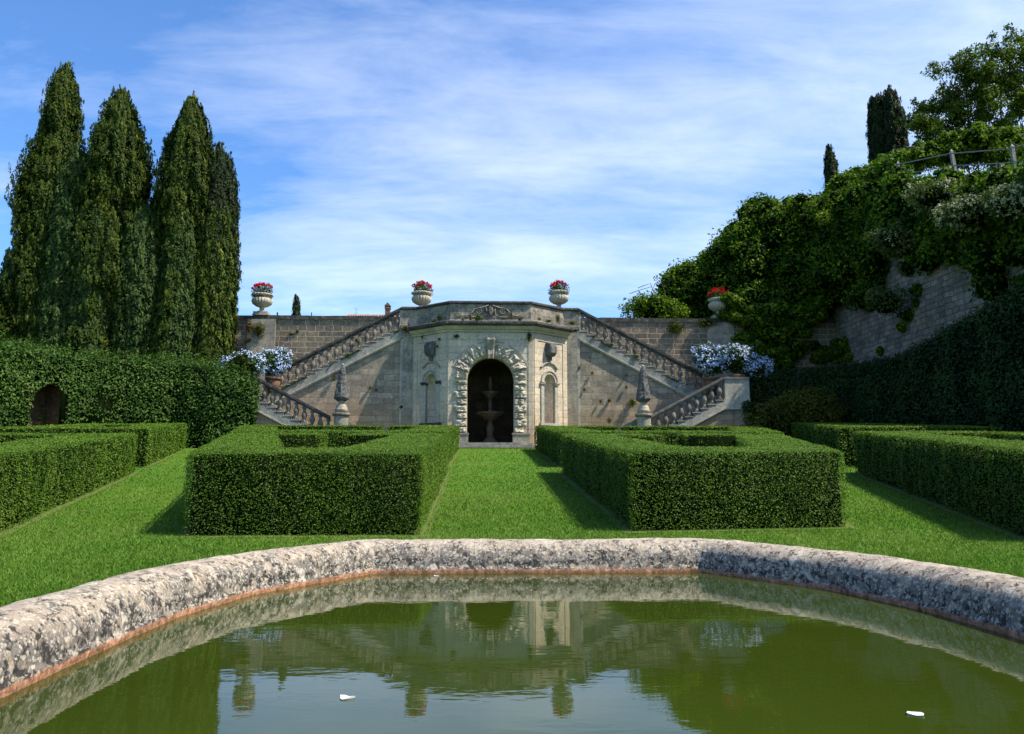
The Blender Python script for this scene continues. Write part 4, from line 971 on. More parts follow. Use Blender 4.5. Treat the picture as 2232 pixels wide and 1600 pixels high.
def geranium(x, y, z, s, label, seed):
    root = empty('geranium_plant', (x, y, z), label, 'plant', 'red geraniums in the urns'); rs = random.Random(seed)
    acc = Acc(); blob(acc, (x, y, z+.1*s), [.56*s, .56*s, .46*s], 1100, .09*s, seed=seed); core_blob(acc, (x, y, z+.02), [.42*s, .42*s, .22*s], 1, .8); acc.build('leaves', [M['gerleaf'], M['core']], parent=root)
    fa = Acc(); st_ = MB()
    for k in range(46):
        a = rs.random()*2*PI; r = rs.random()**.6*.62*s; h = (.60*math.sqrt(max(0, 1-(r/(.68*s))**2))+rs.uniform(-.05, .06))*s
        q = (x+r*math.cos(a), y+r*math.sin(a)*.9, z+h); blob(fa, q, .075*s*rs.uniform(.8, 1.2), 26, .07*s, shell=.8, seed=k)
        st_.tube([(x+r*.6*math.cos(a), y+r*.6*math.sin(a), z+.05), q], .006, 4)
    fa.build('flowers', [M['red']], parent=root); st_.build('stems', M['gerleaf'], root)
for (px, py, Y, z, s, lab, pl) in ((570, 690, TY+.15, WT, 1.02, 'on the terrace wall beside the cypresses', True), (919, 650, 39.9, 11.03-.93, .96, 'at the left shoulder of the grotto parapet', False),
                                   (1218, 650, 39.9, 11.13-.93, .96, 'at the right shoulder of the grotto parapet', False), (1566, 690, TY+.15, WT, .98, 'half hidden by creeper on the right terrace wall', True)):
    X = at(px, py, Y=Y).x; t = urn(X, Y, z, s, 'fluted stone urn '+lab, pl)
    geranium(X+.03, Y, t, s, 'red flowering geranium filling the urn '+lab, int(px))
pb = None
for px in (919, 1218):
    X = at(px, 650, Y=39.9).x; r_ = empty('urn_pedestal', (X, 39.9, 8.95), 'square stone block under the urn behind the %s parapet' % ('left' if px < 1000 else 'right'), 'pedestal', 'urn pedestals behind the parapet')
    b = MB(); b.box(X-.32, X+.32, 39.58, 40.22, 8.95, 10.0); b.build('block', M['parapet'], r_); b = MB(); b.box(X-.38, X+.38, 39.52, 40.28, 10.001, 10.098 if px < 1000 else 10.198); b.build('cap', M['dark_trim'], r_)

# ------------------------------------------------------------------ blue plumbago in pots on the landings
for (px, py, Y, r, lab) in ((530, 786, 37.5, (1.12, .7, .72), 'pale blue flowering shrub spilling over the left hedge corner'), (598, 782, 38.1, (.85, .6, .70), 'pale blue flowering shrub beside the foot of the left upper handrail'),
                        (1548, 776, 38.3, (.95, .7, .85), 'blue flowering shrub nearest the right upper handrail'), (1606, 776, 37.8, (1.0, .7, .72), 'fullest blue flowering shrub in the middle of the right landing'),
                        (1652, 788, 37.7, (.68, .55, .55), 'small blue flowering shrub at the outer end of the right landing')):
    q = at(px, py+6, Y=Y); r = (r[0]*1.12, r[1], r[2]*1.22)
    shrub('plumbago_shrub', (q.x, q.y, q.z-.08), r, 3600, .12, lab, M['gerleaf'], 'shrub', 'pale blue flowering shrubs on the landings', M['blue'], 480, .085, seed=int(px), fbias=.42, coref=.75)
    if px == 1652: continue
    pt = empty('terracotta_pot', (q.x, Y, 5.48), 'clay pot under the '+lab, 'pot', 'clay pots on the landings'); h0 = max(.25, q.z-r[2]*.95-5.48)
    b = MB(); b.smooth = True; b.lathe([(.26, 0), (.3, h0*.5), (.36, h0*.85)], (q.x, Y, 5.48), 20); b.build('body', M['terracotta'], pt)
    b = MB(); b.smooth = True; b.lathe([(.36, h0*.85), (.4, h0*.86), (.41, h0), (.36, h0)], (q.x, Y, 5.48), 20); b.build('lip', M['terracotta'], pt)

# ------------------------------------------------------------------ cypresses, left
def cyp(pxc, pytop, W, Y, label, mat, env=None, z0=None, **k):
    q = at(pxc, pytop, Y=Y); z0 = G(Y) if z0 is None else z0; return cypress(q.x, Y, z0, q.z-z0, W*Y/FPX, label, mat, env, **k)
E1 = [(0, .95), (.2, 1), (.4, .92), (.6, .80), (.73, .66), (.86, .50), (.95, .28), (.985, .15), (1, .05)]
E2 = [(0, .85), (.2, 1), (.55, 1), (.71, .92), (.86, .75), (.93, .52), (.98, .26), (1, .06)]
E3 = [(0, .85), (.25, 1), (.6, 1), (.76, .9), (.88, .76), (.95, .5), (1, .14)]
cyp(126, 146, 178, 39.2, 'tallest cypress, pointed, at the left of the dark tree group', M['cyp_gold'], E1, n=60000, leaf=.12, lean=.45, lumpy=.32)
cyp(266, 196, 138, 38.9, 'ragged topped cypress second from the left in the tall group', M['cyp_gold'], E2, n=46000, leaf=.12, lumpy=.5)
cyp(419, 214, 108, 39.3, 'narrow domed cypress standing apart right of the sky gap', M['cyp_gold'], E3, n=42000, leaf=.12, lumpy=.4)
cyp(482, 328, 96, 39.9, 'smooth sided cypress at the right end of the row by the terrace wall', M['cyp_dark'], E3, n=24000, leaf=.17, lumpy=.08)
cyp(478, 420, 92, 39.6, 'olive cypress leaning on the tree beside the terrace urn', M['cyp_gold'], E3, n=20000, leaf=.17, lumpy=.12)
cyp(168, 325, 112, 38.6, 'younger green cypress in front of the tallest one', M['cyp_green'], E2, n=26000, leaf=.15, lumpy=.12)
cyp(215, 430, 88, 38.2, 'short green cypress in the middle of the front row', M['cyp_green'], E3, n=18000, leaf=.14)
cyp(318, 448, 96, 38.8, 'short cypress below the ragged topped one', M['cyp_green'], E3, n=18000, leaf=.14, lumpy=.14)
cyp(402, 450, 82, 38.9, 'slender yellow green cypress low in the front row', M['cyp_green'], E2, n=18000, leaf=.14, lumpy=.16)
cyp(356, 390, 60, 40.2, 'thin dark cypress filling the gap below the sky notch', M['cyp_dark'], E2, n=9000, leaf=.14, lumpy=.2)
cyp(22, 548, 56, 40.3, 'small cypress by the left edge of the picture', M['cyp_green'], E1, n=9000, leaf=.14)
cyp(70, 560, 110, 40.2, 'bushy dark cypress low behind the tallest one', M['cyp_dark'], E3, n=12000, leaf=.15)
G2 = 'far cypresses beyond the terrace wall'
cyp(647, 646, 25, 62, 'little far cypress standing alone behind the terrace wall', M['cyp_dark'], [(0, 1), (.3, .96), (.6, .85), (.85, .6), (1, .2)], z0=9.06, n=5000, leaf=.16, group=G2)
cyp(605, 684, 5, 75, 'tiny tip of a far tree left of the little cypress', M['cyp_dark'], z0=9.06, n=900, leaf=.16, group=G2)
cyp(679, 681, 7, 75, 'tiny tip of a far tree right of the little cypress', M['cyp_dark'], z0=9.06, n=900, leaf=.16, group=G2)
# house beyond
hs = empty('farm_house', (-13, 82, 9.06), 'low house with a tiled roof just showing over the terrace wall', 'house')
ra, rb = at(758, 687.5, Y=84), at(858, 687.5, Y=84)
b = MB(); b.box(ra.x-1.2, rb.x+2, 81, 87, 9.06, ra.z-1.6); b.build('wall', M['plaster'], hs)
b = MB(); e = ra.z-1.55; A = [(ra.x-3.0, 80.4, e), (rb.x+3, 80.4, e), (rb.x+3, 87.6, e), (ra.x-3.0, 87.6, e)]; i = [b.p(*q) for q in A]; r0, r1 = b.p(ra.x, 84, ra.z), b.p(rb.x+3, 84, ra.z)
b.face([i[0], i[1], r1, r0]); b.face([i[2], i[3], r0, r1]); b.face([i[3], i[0], r0]); b.face([i[1], i[2], r1])
for k in range(46):
    xk = ra.x-2.6+k*.26; t = max(0, min(1, (xk-(ra.x-3))/3)); b.tube([(xk, 80.4, e+.05), (xk, 80.4+3.6*t, e+.05+1.55*t)], .07, 5)
b.tube([(ra.x, 84, ra.z+.03), (rb.x+3, 84, ra.z+.03)], .1, 6); rfo = b.build('roof', M['tile'], hs)
q = at(845, 688, Y=83); b = MB(); b.box(q.x-.26, q.x+.26, 82.7, 83.3, q.z-1, q.z+.75); b.box(q.x-.33, q.x+.33, 82.63, 83.37, q.z+.751, q.z+.84)
for dx in (-.2, .2): b.box(q.x+dx-.06, q.x+dx+.06, 82.75, 83.25, q.z+.841, q.z+1.02)
b.prism([(q.x-.36, q.z+1.021), (q.x+.36, q.z+1.021), (q.x, q.z+1.42)], 82.63, 83.37); b.build('chimney', M['terracotta'], rfo)
q = at(776, 688, Y=83); b = MB(); b.tube([(q.x, 83, q.z-.3), (q.x, 83, q.z+.95)], .02, 5); b.tube([(q.x-.28, 83, q.z+.9), (q.x+.25, 83, q.z+.55)], .014, 4)
for t in (-.2, -.05, .1, .22): b.tube([(q.x+t-.07, 82.9, q.z+.74-t*.65-.1), (q.x+t+.07, 83.1, q.z+.74-t*.65+.1)], .01, 4)
b.tube([(q.x-.2, 83, q.z+.35), (q.x+.2, 83, q.z+.25)], .012, 4); b.build('antenna', M['metal'], rfo)
q = at(670, 690, Y=80); 
hh = at(669, 688, Y=84)

# ------------------------------------------------------------------ right hillside
WX = 19.6
def topz(y): return float(np.interp(y, [5, 26.2, 32.7, 46, 140], [8, 12.25, 14.7, 17.4, 22]))
def hillz(x, y):
    t = max(0, min(1, (x-9.5)/(WX-9.5))); t = t*t*(3-2*t)
    if y < 42: return topz(y)+.12*(x-WX) if x >= WX-.01 else 9.06
    f = max(0, min(1, (y-42.5)/5)); return 9.06+(topz(min(y, 46))-1.8-9.06)*t*f + max(0, .12*(x-WX))
b = MB(); b.smooth = True; gx = [WX+.3, 20.5, 22, 25, 30, 40, 60, 120]; gy = [5, 12, 20, 25, 30, 35, 40, 44, 46, 52, 60, 80, 140]
g = [[b.p(x, y, hillz(x, y)) for x in gx] for y in gy]
for i in range(len(gy)-1):
    for j in range(len(gx)-1): b.face([g[i][j], g[i][j+1], g[i+1][j+1], g[i+1][j]])
tag(b.build('hill', M['soil']), kind='structure')
b = MB(); b.smooth = True; gx = np.linspace(8.5, WX+.3, 14); gy = [41.9, 42.5, 44.2, 46, 50, 55, 62, 80, 140]
g = [[b.p(x, y, hillz(min(x, WX), y)+.02) for x in gx] for y in gy]
for i in range(len(gy)-1):
    for j in range(len(gx)-1): b.face([g[i][j], g[i][j+1], g[i+1][j+1], g[i+1][j]])
tag(b.build('hillside', M['soil']), kind='structure')
hw = empty('hillside_retaining_wall', (WX, 30, 0), 'high rough stone wall half covered in creeper on the right', 'wall')
b = MB(); ys = [4, 12, 20, 24, 28, 32, 36, 40, 44, 46.5]
for y0, y1 in zip(ys[:-1], ys[1:]): b.hexa([(WX, y0, 0), (WX, y1, 0), (WX+.5, y1, 0), (WX+.5, y0, 0), (WX, y0, topz(y0)), (WX, y1, topz(y1)), (WX+.5, y1, topz(y1)), (WX+.5, y0, topz(y0))][:0] or
           [(WX, y0, 0), (WX+.5, y0, 0), (WX+.5, y1, 0), (WX, y1, 0), (WX, y0, topz(y0)), (WX+.5, y0, topz(y0)), (WX+.5, y1, topz(y1)), (WX, y1, topz(y1))])
b.build('wall', M['hill_wall'], hw)
b = MB()
for y0, y1 in zip(ys[:-1], ys[1:]): b.hexa([(WX-.08, y0, topz(y0)+.001), (WX+.55, y0, topz(y0)+.001), (WX+.55, y1, topz(y1)+.001), (WX-.08, y1, topz(y1)+.001), (WX-.08, y0, topz(y0)+.2), (WX+.55, y0, topz(y0)+.2), (WX+.55, y1, topz(y1)+.2), (WX-.08, y1, topz(y1)+.2)])
b.build('wall_coping', M['dark_trim'], hw)

# creeper: clumps that bulge out over wall and slope
def clumps(centres, leaf, per, mats, name, label, cat=None, kind=None, group=None, bias=None, mi=None):
    acc = Acc()
    for i, (c, r) in enumerate(centres):
        blob(acc, c, [r*random.uniform(.8, 1.2), r*random.uniform(.8, 1.2), r*random.uniform(.6, .95)], per, leaf, (mi[i] if mi else 0), seed=i*1.7, bias=random.uniform(-.18, .2), shell=.6, up=.5)
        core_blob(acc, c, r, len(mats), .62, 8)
    cs = np.array([c for c, r in centres]); o = acc.build(name, mats+[M['core']], origin=tuple(cs.mean(0)))
    return tag(o, label, cat, group, kind)
cent = []
rs = random.Random(3)
# over the wall face
for k in range(230):
    y = rs.uniform(24, 46.5); zt = topz(y); lo = min(10.9, 8.9+.28*(y-26))+.5*math.sin(y*1.3)+.4*math.sin(y*3.1)
    z = rs.uniform(lo, zt+.4); out = rs.uniform(.0, .55)*(1+max(0, (y-34)/9)); cent.append(((WX-out, y, z), rs.uniform(.45, .95)*(1 if y < 38 else 1.15)))
for k in range(70):
    y = rs.uniform(25, 44); z = rs.uniform(G(y)+4.6, 10.2); 
    if math.sin(y*1.9)+math.sin(z*1.4+y) < .25: continue
    cent.append(((WX-.05, y, z), rs.uniform(.16, .42)))
clumps(cent, .19, 330, [M['ivy']], 'creeper', 'dark green creeper hanging over the high right wall', kind='stuff')
cent = []
def sil(px):  # skyline read off the photo
    return float(np.interp(px, [1440, 1452, 1490, 1545, 1590, 1610, 1650, 1700, 1745, 1790, 1850, 1890, 1960, 2000], [612, 588, 562, 535, 478, 446, 412, 408, 405, 395, 360, 345, 322, 310]))
for k in range(420):
    px = rs.uniform(1455, 1960); Y = float(np.interp(px, [1455, 1600, 1700, 1860, 1960], [46.5, 45.5, 44.5, 40.5, 36]))+rs.uniform(-1.3, 1.0)
    s_ = sil(px); lo = float(np.interp(px, [1455, 1600, 1640, 1700, 1780, 1860, 1960], [690, 690, 690, 690, 640, 540, 470])); f = rs.random()
    r = rs.uniform(.55, 1.05); py = s_+ r*FPX/Y*.9 + (lo-s_)*f**1.2
    Y -= f*2.2 if px > 1600 else 0
    if px < 1800: Y = max(Y, TY+.3)
    q = at(px, py, Y=Y)
    if q.x > WX+3: continue
    if q.x < 13.6 and q.z < 10.6: continue
    cent.append((tuple(q), r))
for k in range(120):      # growth spilling over the end of the terrace wall
    px = rs.uniform(1600, 1790); y0_ = 660 if px > 1650 else 690; y1_ = float(np.interp(px, [1600, 1690, 1740, 1765, 1790], [800, 808, 800, 700, 690])); py = rs.uniform(y0_, y1_)
    if px < 1640 and rs.random() < .6: continue
    cent.append((tuple(at(px, py, Y=TY-rs.uniform(.1, .7))), rs.uniform(.3, .6)))
for k in range(16):       # shoots round the right urn
    px = rs.uniform(1574, 1612); py = rs.uniform(645, 700); cent.append((tuple(at(px, py, Y=TY-.35+rs.uniform(-.1, .3))), rs.uniform(.22, .4)))
for k in range(26):       # thin trails over the bare stone
    px = rs.uniform(1770, 1860); py = 765+.0*px+rs.uniform(-22, 22); cent.append((tuple(at(px, py, Y=min(TY-.2, 19.0*FPX/(px-1055)))), rs.uniform(.2, .38)))
clumps(cent, .2, 340, [M['ivy']], 'hanging_creeper', 'thick green creeper covering the steep bank above the right stairs', kind='stuff')
# distinct plants on the bank
G3 = 'cream flowering shrubs at the top of the right wall'
for (px, py, Y, r, lab) in ((2040, 428, 33, (1.3, 1.1, .75), 'cream flowering shrub under the first fence post'), (2110, 462, 31, (1.25, 1.0, .8), 'cream flowering shrub hanging below the leaning fence post'),
                            (2205, 440, 28.3, (1.1, 1, .8), 'cream flowering shrub at the right edge below the rails'), (1950, 520, 35, (1.2, .9, .8), 'sparse cream flowering shrub low on the creeper'), (1930, 660, 35.5, (1.1, .8, .9), 'greyish hanging shrub on the bare stone of the right wall')):
    d_ = at(px, py, Y=1.0); kx = (WX-1.25)/d_.x; q = Vector((0, 0, CAMZ))+(d_-Vector((0, 0, CAMZ)))*kx
    shrub('flowering_bank_shrub', tuple(q), r, 2600, .13, lab, M['brush'], 'shrub', G3, M['cream'] if py < 600 else None, 420 if py < 500 else 110, .07, seed=int(px), fbias=.25, subs=7)
q = at(1800, 482, Y=38.2); shrub('yellow_shrub', tuple(q), (.5, .4, .8), 500, .16, 'bright yellow green sprig standing out of the dark creeper', M['yel'], subs=3, seed=5)
q = at(1425, 672, Y=43.2); shrub('terrace_bush', tuple(q), (2.0, 1.1, 1.15), 5000, .16, 'low yellowish bush behind the terrace wall left of the bank', M['ivy'], seed=8, bias=.15, subs=8)
ab = empty('arching_canes', (at(1400, 650, Y=44.5).x, 44.5, 9.5), 'thin arching stems rising from the terrace bush', 'plant'); b = MB()
for (p0, p1, p2, p3) in (((1440, 660), (1420, 625), (1395, 632), (1372, 640)), ((1410, 650), (1385, 655), (1368, 660), (1355, 672)), ((1430, 650), (1418, 618), (1405, 622), (1390, 628)), ((1450, 640), (1440, 612), (1428, 618), (1420, 636))):
    b.tube([tuple(at(*p, Y=44.2)) for p in (p0, p1, p2, p3)], .02, 4)
b.build('stems', M['bark'], ab)
q = at(1733, 872, Y=37.0); shrub('dark_bush', (q.x-.1, 37.0, 4.0), (2.6, 1.2, 2.2), 22000, .15, 'broad olive green bush between the right stairs and the tall dark hedge', M['olive'], seed=11, subs=9, bias=.1)
q = at(1590, 850, Y=37.6); shrub('ivy_clump', (q.x+.9, 36.95, 4.75), (.55, .4, .5), 800, .13, 'leafy sprig reaching from the bush across the right landing wall', M['ivyhedge'], seed=4, subs=4)
# hilltop cypresses, tree, fence, pergola vine
G4 = 'dark cypresses on the hilltop'; E4 = [(0, 1), (.7, 1), (.86, .9), (.95, .7), (1, .35)]
for (px, py, w_, Y, lab, e_) in ((1939, 200, 56, 46, 'taller twin cypress on the hilltop against the sky', E4), (1908, 214, 46, 46.5, 'left twin cypress on the hilltop, blunt topped', E4), (1964, 242, 24, 45.5, 'thin cypress spire hugging the hilltop twins', E2), (1808, 322, 30, 54, 'small lone cypress tip above the creeper skyline', E3)):
    q = at(px, py, Y=Y); z0 = hillz(q.x, Y); cypress(q.x, Y, z0-1, q.z-z0+1, w_*Y/FPX, lab, M['cyp_dark'], e_, n=9000, leaf=.17, lumpy=.16, group=G4)
def broadleaf(x, y, z0, H, label, crowns, n, leaf, mat, seed, group=None, name='broadleaf_tree'):
    root = empty(name, (x, y, z0), label, 'tree', group); rs = random.Random(seed); acc = Acc(); b = MB()
    b.tube([(x, y, z0-.5), (x+.1, y, z0+H*.25), (x-.1, y, z0+H*.5)], [.3, .22, .16], 8)
    for (c, r) in crowns:
        b.tube([(x, y, z0+H*.2), ((x+c[0])/2, (y+c[1])/2, z0+H*.32), c], [.13, .08, .03], 6)
        for k in range(9):
            d = Vector((rs.gauss(0, 1), rs.gauss(0, 1), rs.gauss(0, .7)+.2)).normalized(); e_ = Vector(c)+d*r*rs.uniform(.6, 1.0)
            b.tube([c, tuple(Vector(c)+d*r*.4), tuple(e_)], [.04, .025, .01], 4)
            blob(acc, tuple(e_), [r*.42, r*.42, r*.32], n, leaf, seed=seed+k, shell=.95, bias=rs.uniform(-.2, .2), bumpy=.35)
            e2 = Vector(c)+d*r*1.28; b.tube([tuple(e_), tuple(e2)], .012, 4); blob(acc, tuple(e2), r*.16, n//7, leaf, seed=k, shell=.9)
    acc.build('crown', [mat], parent=root); b.build('trunk', M['bark'], root)
cr = [(tuple(at(px, py, Y=Y)), r) for px, py, Y, r in ((2075, 205, 40, 1.6), (2135, 165, 40, 1.7), (2200, 150, 40, 1.7), (2035, 260, 40, 1.4), (2110, 250, 40.5, 1.7), (2180, 235, 40, 1.8), (2240, 210, 40, 2.0), (2250, 120, 41, 1.7), (2230, 290, 41, 1.6), (2150, 300, 41, 1.6), (2070, 310, 41, 1.5))]
q = at(2190, 330, Y=42); broadleaf(q.x, 42, hillz(q.x, 42), 6.5, 'large spreading oak like tree at the top right with sky showing through', cr, 470, .16, M['tree'], 21)
vc = [(tuple(at(rs.uniform(1965, 2240), 0, Y=Y)), Y) for Y in [rs.uniform(33, 37) for _ in range(46)]]
cent = []
for i in range(100):
    px = rs.uniform(1960, 2260); py = float(np.interp(px, [1960, 2050, 2120, 2260], [332, 310, 285, 290]))+rs.uniform(-12, 16)+abs(rs.gauss(0, 22)); cent.append((tuple(at(px, py, Y=rs.uniform(35, 37.5))), rs.uniform(.25, .5)))
clumps(cent, .17, 150, [M['ivy']], 'pergola_vine', 'light green vine trained along the pergola above the fence', 'vine', None)
pg = empty('timber_pergola', (WX+3, 36, hillz(WX+3, 36)), 'grey timber pergola carrying the light green vine on the hilltop', 'pergola'); b = MB()
for px in (1990, 2075, 2160, 2245):
    q = at(px, 318 if px < 2100 else 292, Y=36.2); bb = MB(); bb.tube([(q.x, 36.2, hillz(q.x, 36.2)-.3), (q.x, 36.2, q.z)], .045, 6); bb.build('post', M['bark'], pg)
q0, q1 = at(1975, 322, Y=36.2), at(2260, 290, Y=36.2); b.tube([tuple(q0), tuple(q1)], .05, 6); b.build('beam', M['bark'], pg)
for (px, py, Y, r, lab) in ((2030, 345, 38.5, (1.5, 1.0, .9), 'green hilltop shrub behind the first fence post'), (2110, 340, 37, (1.6, 1.0, .9), 'green hilltop shrub behind the middle of the fence'), (2200, 345, 35.5, (1.6, 1.0, 1.0), 'green hilltop shrub behind the fence at the right edge')):
    q = at(px, py, Y=Y); shrub('hilltop_shrub', tuple(q), r, 3000, .14, lab, M['ivy'], 'shrub', 'green shrubs behind the hilltop fence', seed=int(px), subs=6, coref=.5)
# fence along the wall top
fe = empty('post_and_rail_fence', (WX+.25, 30, topz(30)), 'grey wooden post and rail fence on top of the right wall', 'fence')
FP = [at(2002, 392, Y=34.7), at(2141, 395, Y=30.3), at(2247, 400, Y=27.5)]
tops = []
for k, (y, lean) in enumerate(((34.6, 0), (30.3, -.12), (26.8, -.05), (23.5, 0))):
    x = WX+.25; z0 = topz(y)+.15; b = MB(); h = 1.12; s_ = .062
    b.hexa([(x-s_, y-s_, z0), (x+s_, y-s_, z0), (x+s_, y+s_, z0), (x-s_, y+s_, z0), (x-s_+lean, y-s_, z0+h), (x+s_+lean, y-s_, z0+h), (x+s_+lean, y+s_, z0+h), (x-s_+lean, y+s_, z0+h)])
    i = [b.p(x+lean+dx, y+dy, z0+h+.001) for dx, dy in ((-s_, -s_), (s_, -s_), (s_, s_), (-s_, s_))]; a_ = b.p(x+lean, y, z0+h+.12)
    for q_ in range(4): b.face([i[q_], i[(q_+1) % 4], a_])
    b.build('post', M['wood'], fe); tops.append((x+lean*.8, y, z0+h-.08)); 
for dz, nm in ((0, 'rail'), (-.55, 'rail')):
    for a_, c_ in zip(tops[:-1], tops[1:]):
        b = MB(); b.tube([(a_[0]-.09, a_[1], a_[2]+dz), (c_[0]-.09, c_[1], c_[2]+dz)], 0.026, 6); b.build(nm, M['wood'], fe)

# ------------------------------------------------------------------ plants growing on the masonry
WP = [  # px, py, wall y, half width px, half height px, kind, label
 (958, 692, 37.7, 9, 8, 'moss', 'leafy weed on the cornice under the left parapet corner'), (945, 700, 38.0, 8, 4, 'moss', 'low green weed on the cornice at its left bend'), (1026, 692, 36.95, 5, 9, 'rust', 'rusty brown tuft left of the carved shield'),
 (1043, 693, 36.95, 10, 8, 'moss', 'pale feathery tuft between rusty tuft and carved shield'), (1009, 697, 36.95, 3, 5, 'moss', 'tiny moss knob below the left scroll'), (1098, 695, 36.95, 7, 3, 'moss', 'flat moss patch right of the carved shield'),
 (1115, 686, 37.2, 3, 10, 'rust', 'upright brown tuft on the right scroll'), (1133, 696, 36.95, 5, 6, 'moss', 'green tuft near the right corner of the centre cornice'), (1176, 695, 37.6, 4, 4, 'rust', 'brown knob on the right angled parapet'),
 (1196, 700, 38.2, 8, 4, 'moss', 'yellow green cushion on the right angled cornice'), (1216, 695, 38.9, 5, 12, 'moss', 'tall moss column on the right angled parapet'), (1247, 704, 39.7, 9, 5, 'moss', 'yellow flowering cushion where the cornice meets the right stairs'),
 (995, 733, 37.2, 6, 5, 'moss', 'round dark moss ball under the cornice left of the keystone'), (1154, 733, 37.15, 6, 12, 'moss', 'large oval moss ball under the cornice right of the keystone'), (920, 735, 38.9, 3, 4, 'moss', 'small dark moss knob high on the left angled wall'),
 (957, 739, 37.75, 3, 3, 'moss', 'tiny moss knob beside the left bracket top'), (953, 755, 37.8, 3, 4, 'moss', 'moss knob on the right side of the left bracket'), (885, 716, 39.9, 10, 10, 'rust', 'yellow brown tuft at the top of the left stairs'),
 (565, 718, 42.95, 13, 15, 'moss', 'big round bush growing from the terrace wall under the left urn'), (545, 712, 42.95, 8, 14, 'rust', 'drooping plant on the terrace wall by the cypresses'), (541, 741, 42.95, 7, 5, 'moss', 'small weed low on the terrace wall by the cypresses'),
 (636, 728, 43.15, 7, 3, 'moss', 'flat moss cushion high on the left terrace wall'), (648, 722, 43.15, 3, 4, 'moss', 'moss knob beside the flat cushion on the left terrace wall'), (807, 845, 39.98, 4, 4, 'moss', 'green moss knob in the middle of the left stair wall'),
 (820, 850, 39.98, 3, 4, 'rust', 'brown moss knob in the middle of the left stair wall'), (875, 887, 39.98, 5, 4, 'moss', 'dark moss knob low by the left pier'), (728, 823, 39.9, 6, 5, 'moss', 'moss patch under the left stringer beside the obelisk'),
 (1263, 801, 39.98, 3, 5, 'rust', 'brown moss knob near the top of the right pier moulding'), (1291, 813, 39.98, 3, 4, 'moss', 'green knob high on the right stair wall'), (1366, 817, 39.98, 3, 3, 'moss', 'green knob left of the right obelisk tip'),
 (1274, 849, 39.98, 4, 4, 'rust', 'brown knob at mid height close to the right pier'), (1365, 844, 39.98, 3, 4, 'moss', 'green knob at mid height left of the right obelisk'), (1309, 874, 39.98, 3, 4, 'moss', 'green knob low on the right stair wall'),
 (1328, 873, 39.98, 5, 5, 'rust', 'brown knob low on the right stair wall'), (1378, 877, 39.9, 9, 9, 'moss', 'round bright green bush beside the right obelisk'), (1328, 916, 39.85, 5, 8, 'moss', 'leafy weed at the foot of the right stair wall'),
 (1385, 777, 39.9, 9, 5, 'moss', 'moss tuft on the upper right stringer'), (1296, 733, 39.9, 6, 4, 'moss', 'moss on the right stringer near its top'), (1333, 751, 39.9, 5, 4, 'moss', 'moss on the right stringer a third of the way down'),
 (1474, 714, 43.0, 20, 14, 'moss', 'straggly plant on the right terrace wall'), (1540, 703, 42.95, 24, 10, 'moss', 'creeper trailing over the right terrace wall below the coping'), (1470, 915, 38.2, 7, 7, 'moss', 'fresh green weed on the lowest right treads'),
 (760, 775, 39.9, 4, 5, 'moss', 'weed between the balusters of the left upper flight'), (777, 742, 39.95, 5, 5, 'moss', 'weed growing by a tread end of the left upper flight')]
for k, (px, py, Y, hw_, hh_, kd, lab) in enumerate(WP):
    Y = (37.3+(Y-37.3)*.593 if Y > 37.3 else Y) if Y < 40.5 else Y-1.68; q = at(px, py, Y=Y); rx, rz = hw_*Y/FPX, hh_*Y/FPX; acc = Acc(); nn = int(60+1500*rx*rz*4)
    blob(acc, tuple(q), [rx, min(rx, rz)*.8, rz], nn, .05+.05*min(rx, rz)*2, seed=k, shell=.8, bumpy=.35, bias=.0 if kd == 'moss' else .1); core_blob(acc, tuple(q), [rx, min(rx, rz)*.8, rz], 1, .55, 8)
    o = acc.build('wall_plant', [M[kd], M['core']], origin=(q.x, q.y, q.z-rz)); tag(o, lab, 'plant', 'small plants rooted in the masonry')
for sg, lab in ((-1, 'ragged moss line along the top of the left stringer'), (1, 'ragged moss line along the top of the right stringer')):
    acc = Acc(); u = np.sort(rng.uniform(4.7, 11.2, 5200)); mk = np.sin(u*2.1+sg)+.6*np.sin(u*5.3+2) > (.15 if sg < 0 else .85); u = u[mk]
    z = ZT-(u-U0)*RISE/STEPU-.12+np.abs(rng.normal(0, .035, len(u))); P = np.column_stack([CX+sg*u, SY-.0+rng.normal(0, .03, len(u)), 2.76+1.016*z])
    acc.add(*leaves(P, np.broadcast_to(np.array([0, -.5, 1.0]), P.shape), .07*rng.uniform(.6, 1.3, len(P)), .6, .8)); tag(acc.build('moss_line', [M['moss']], origin=tuple(P.mean(0))), lab, 'moss')

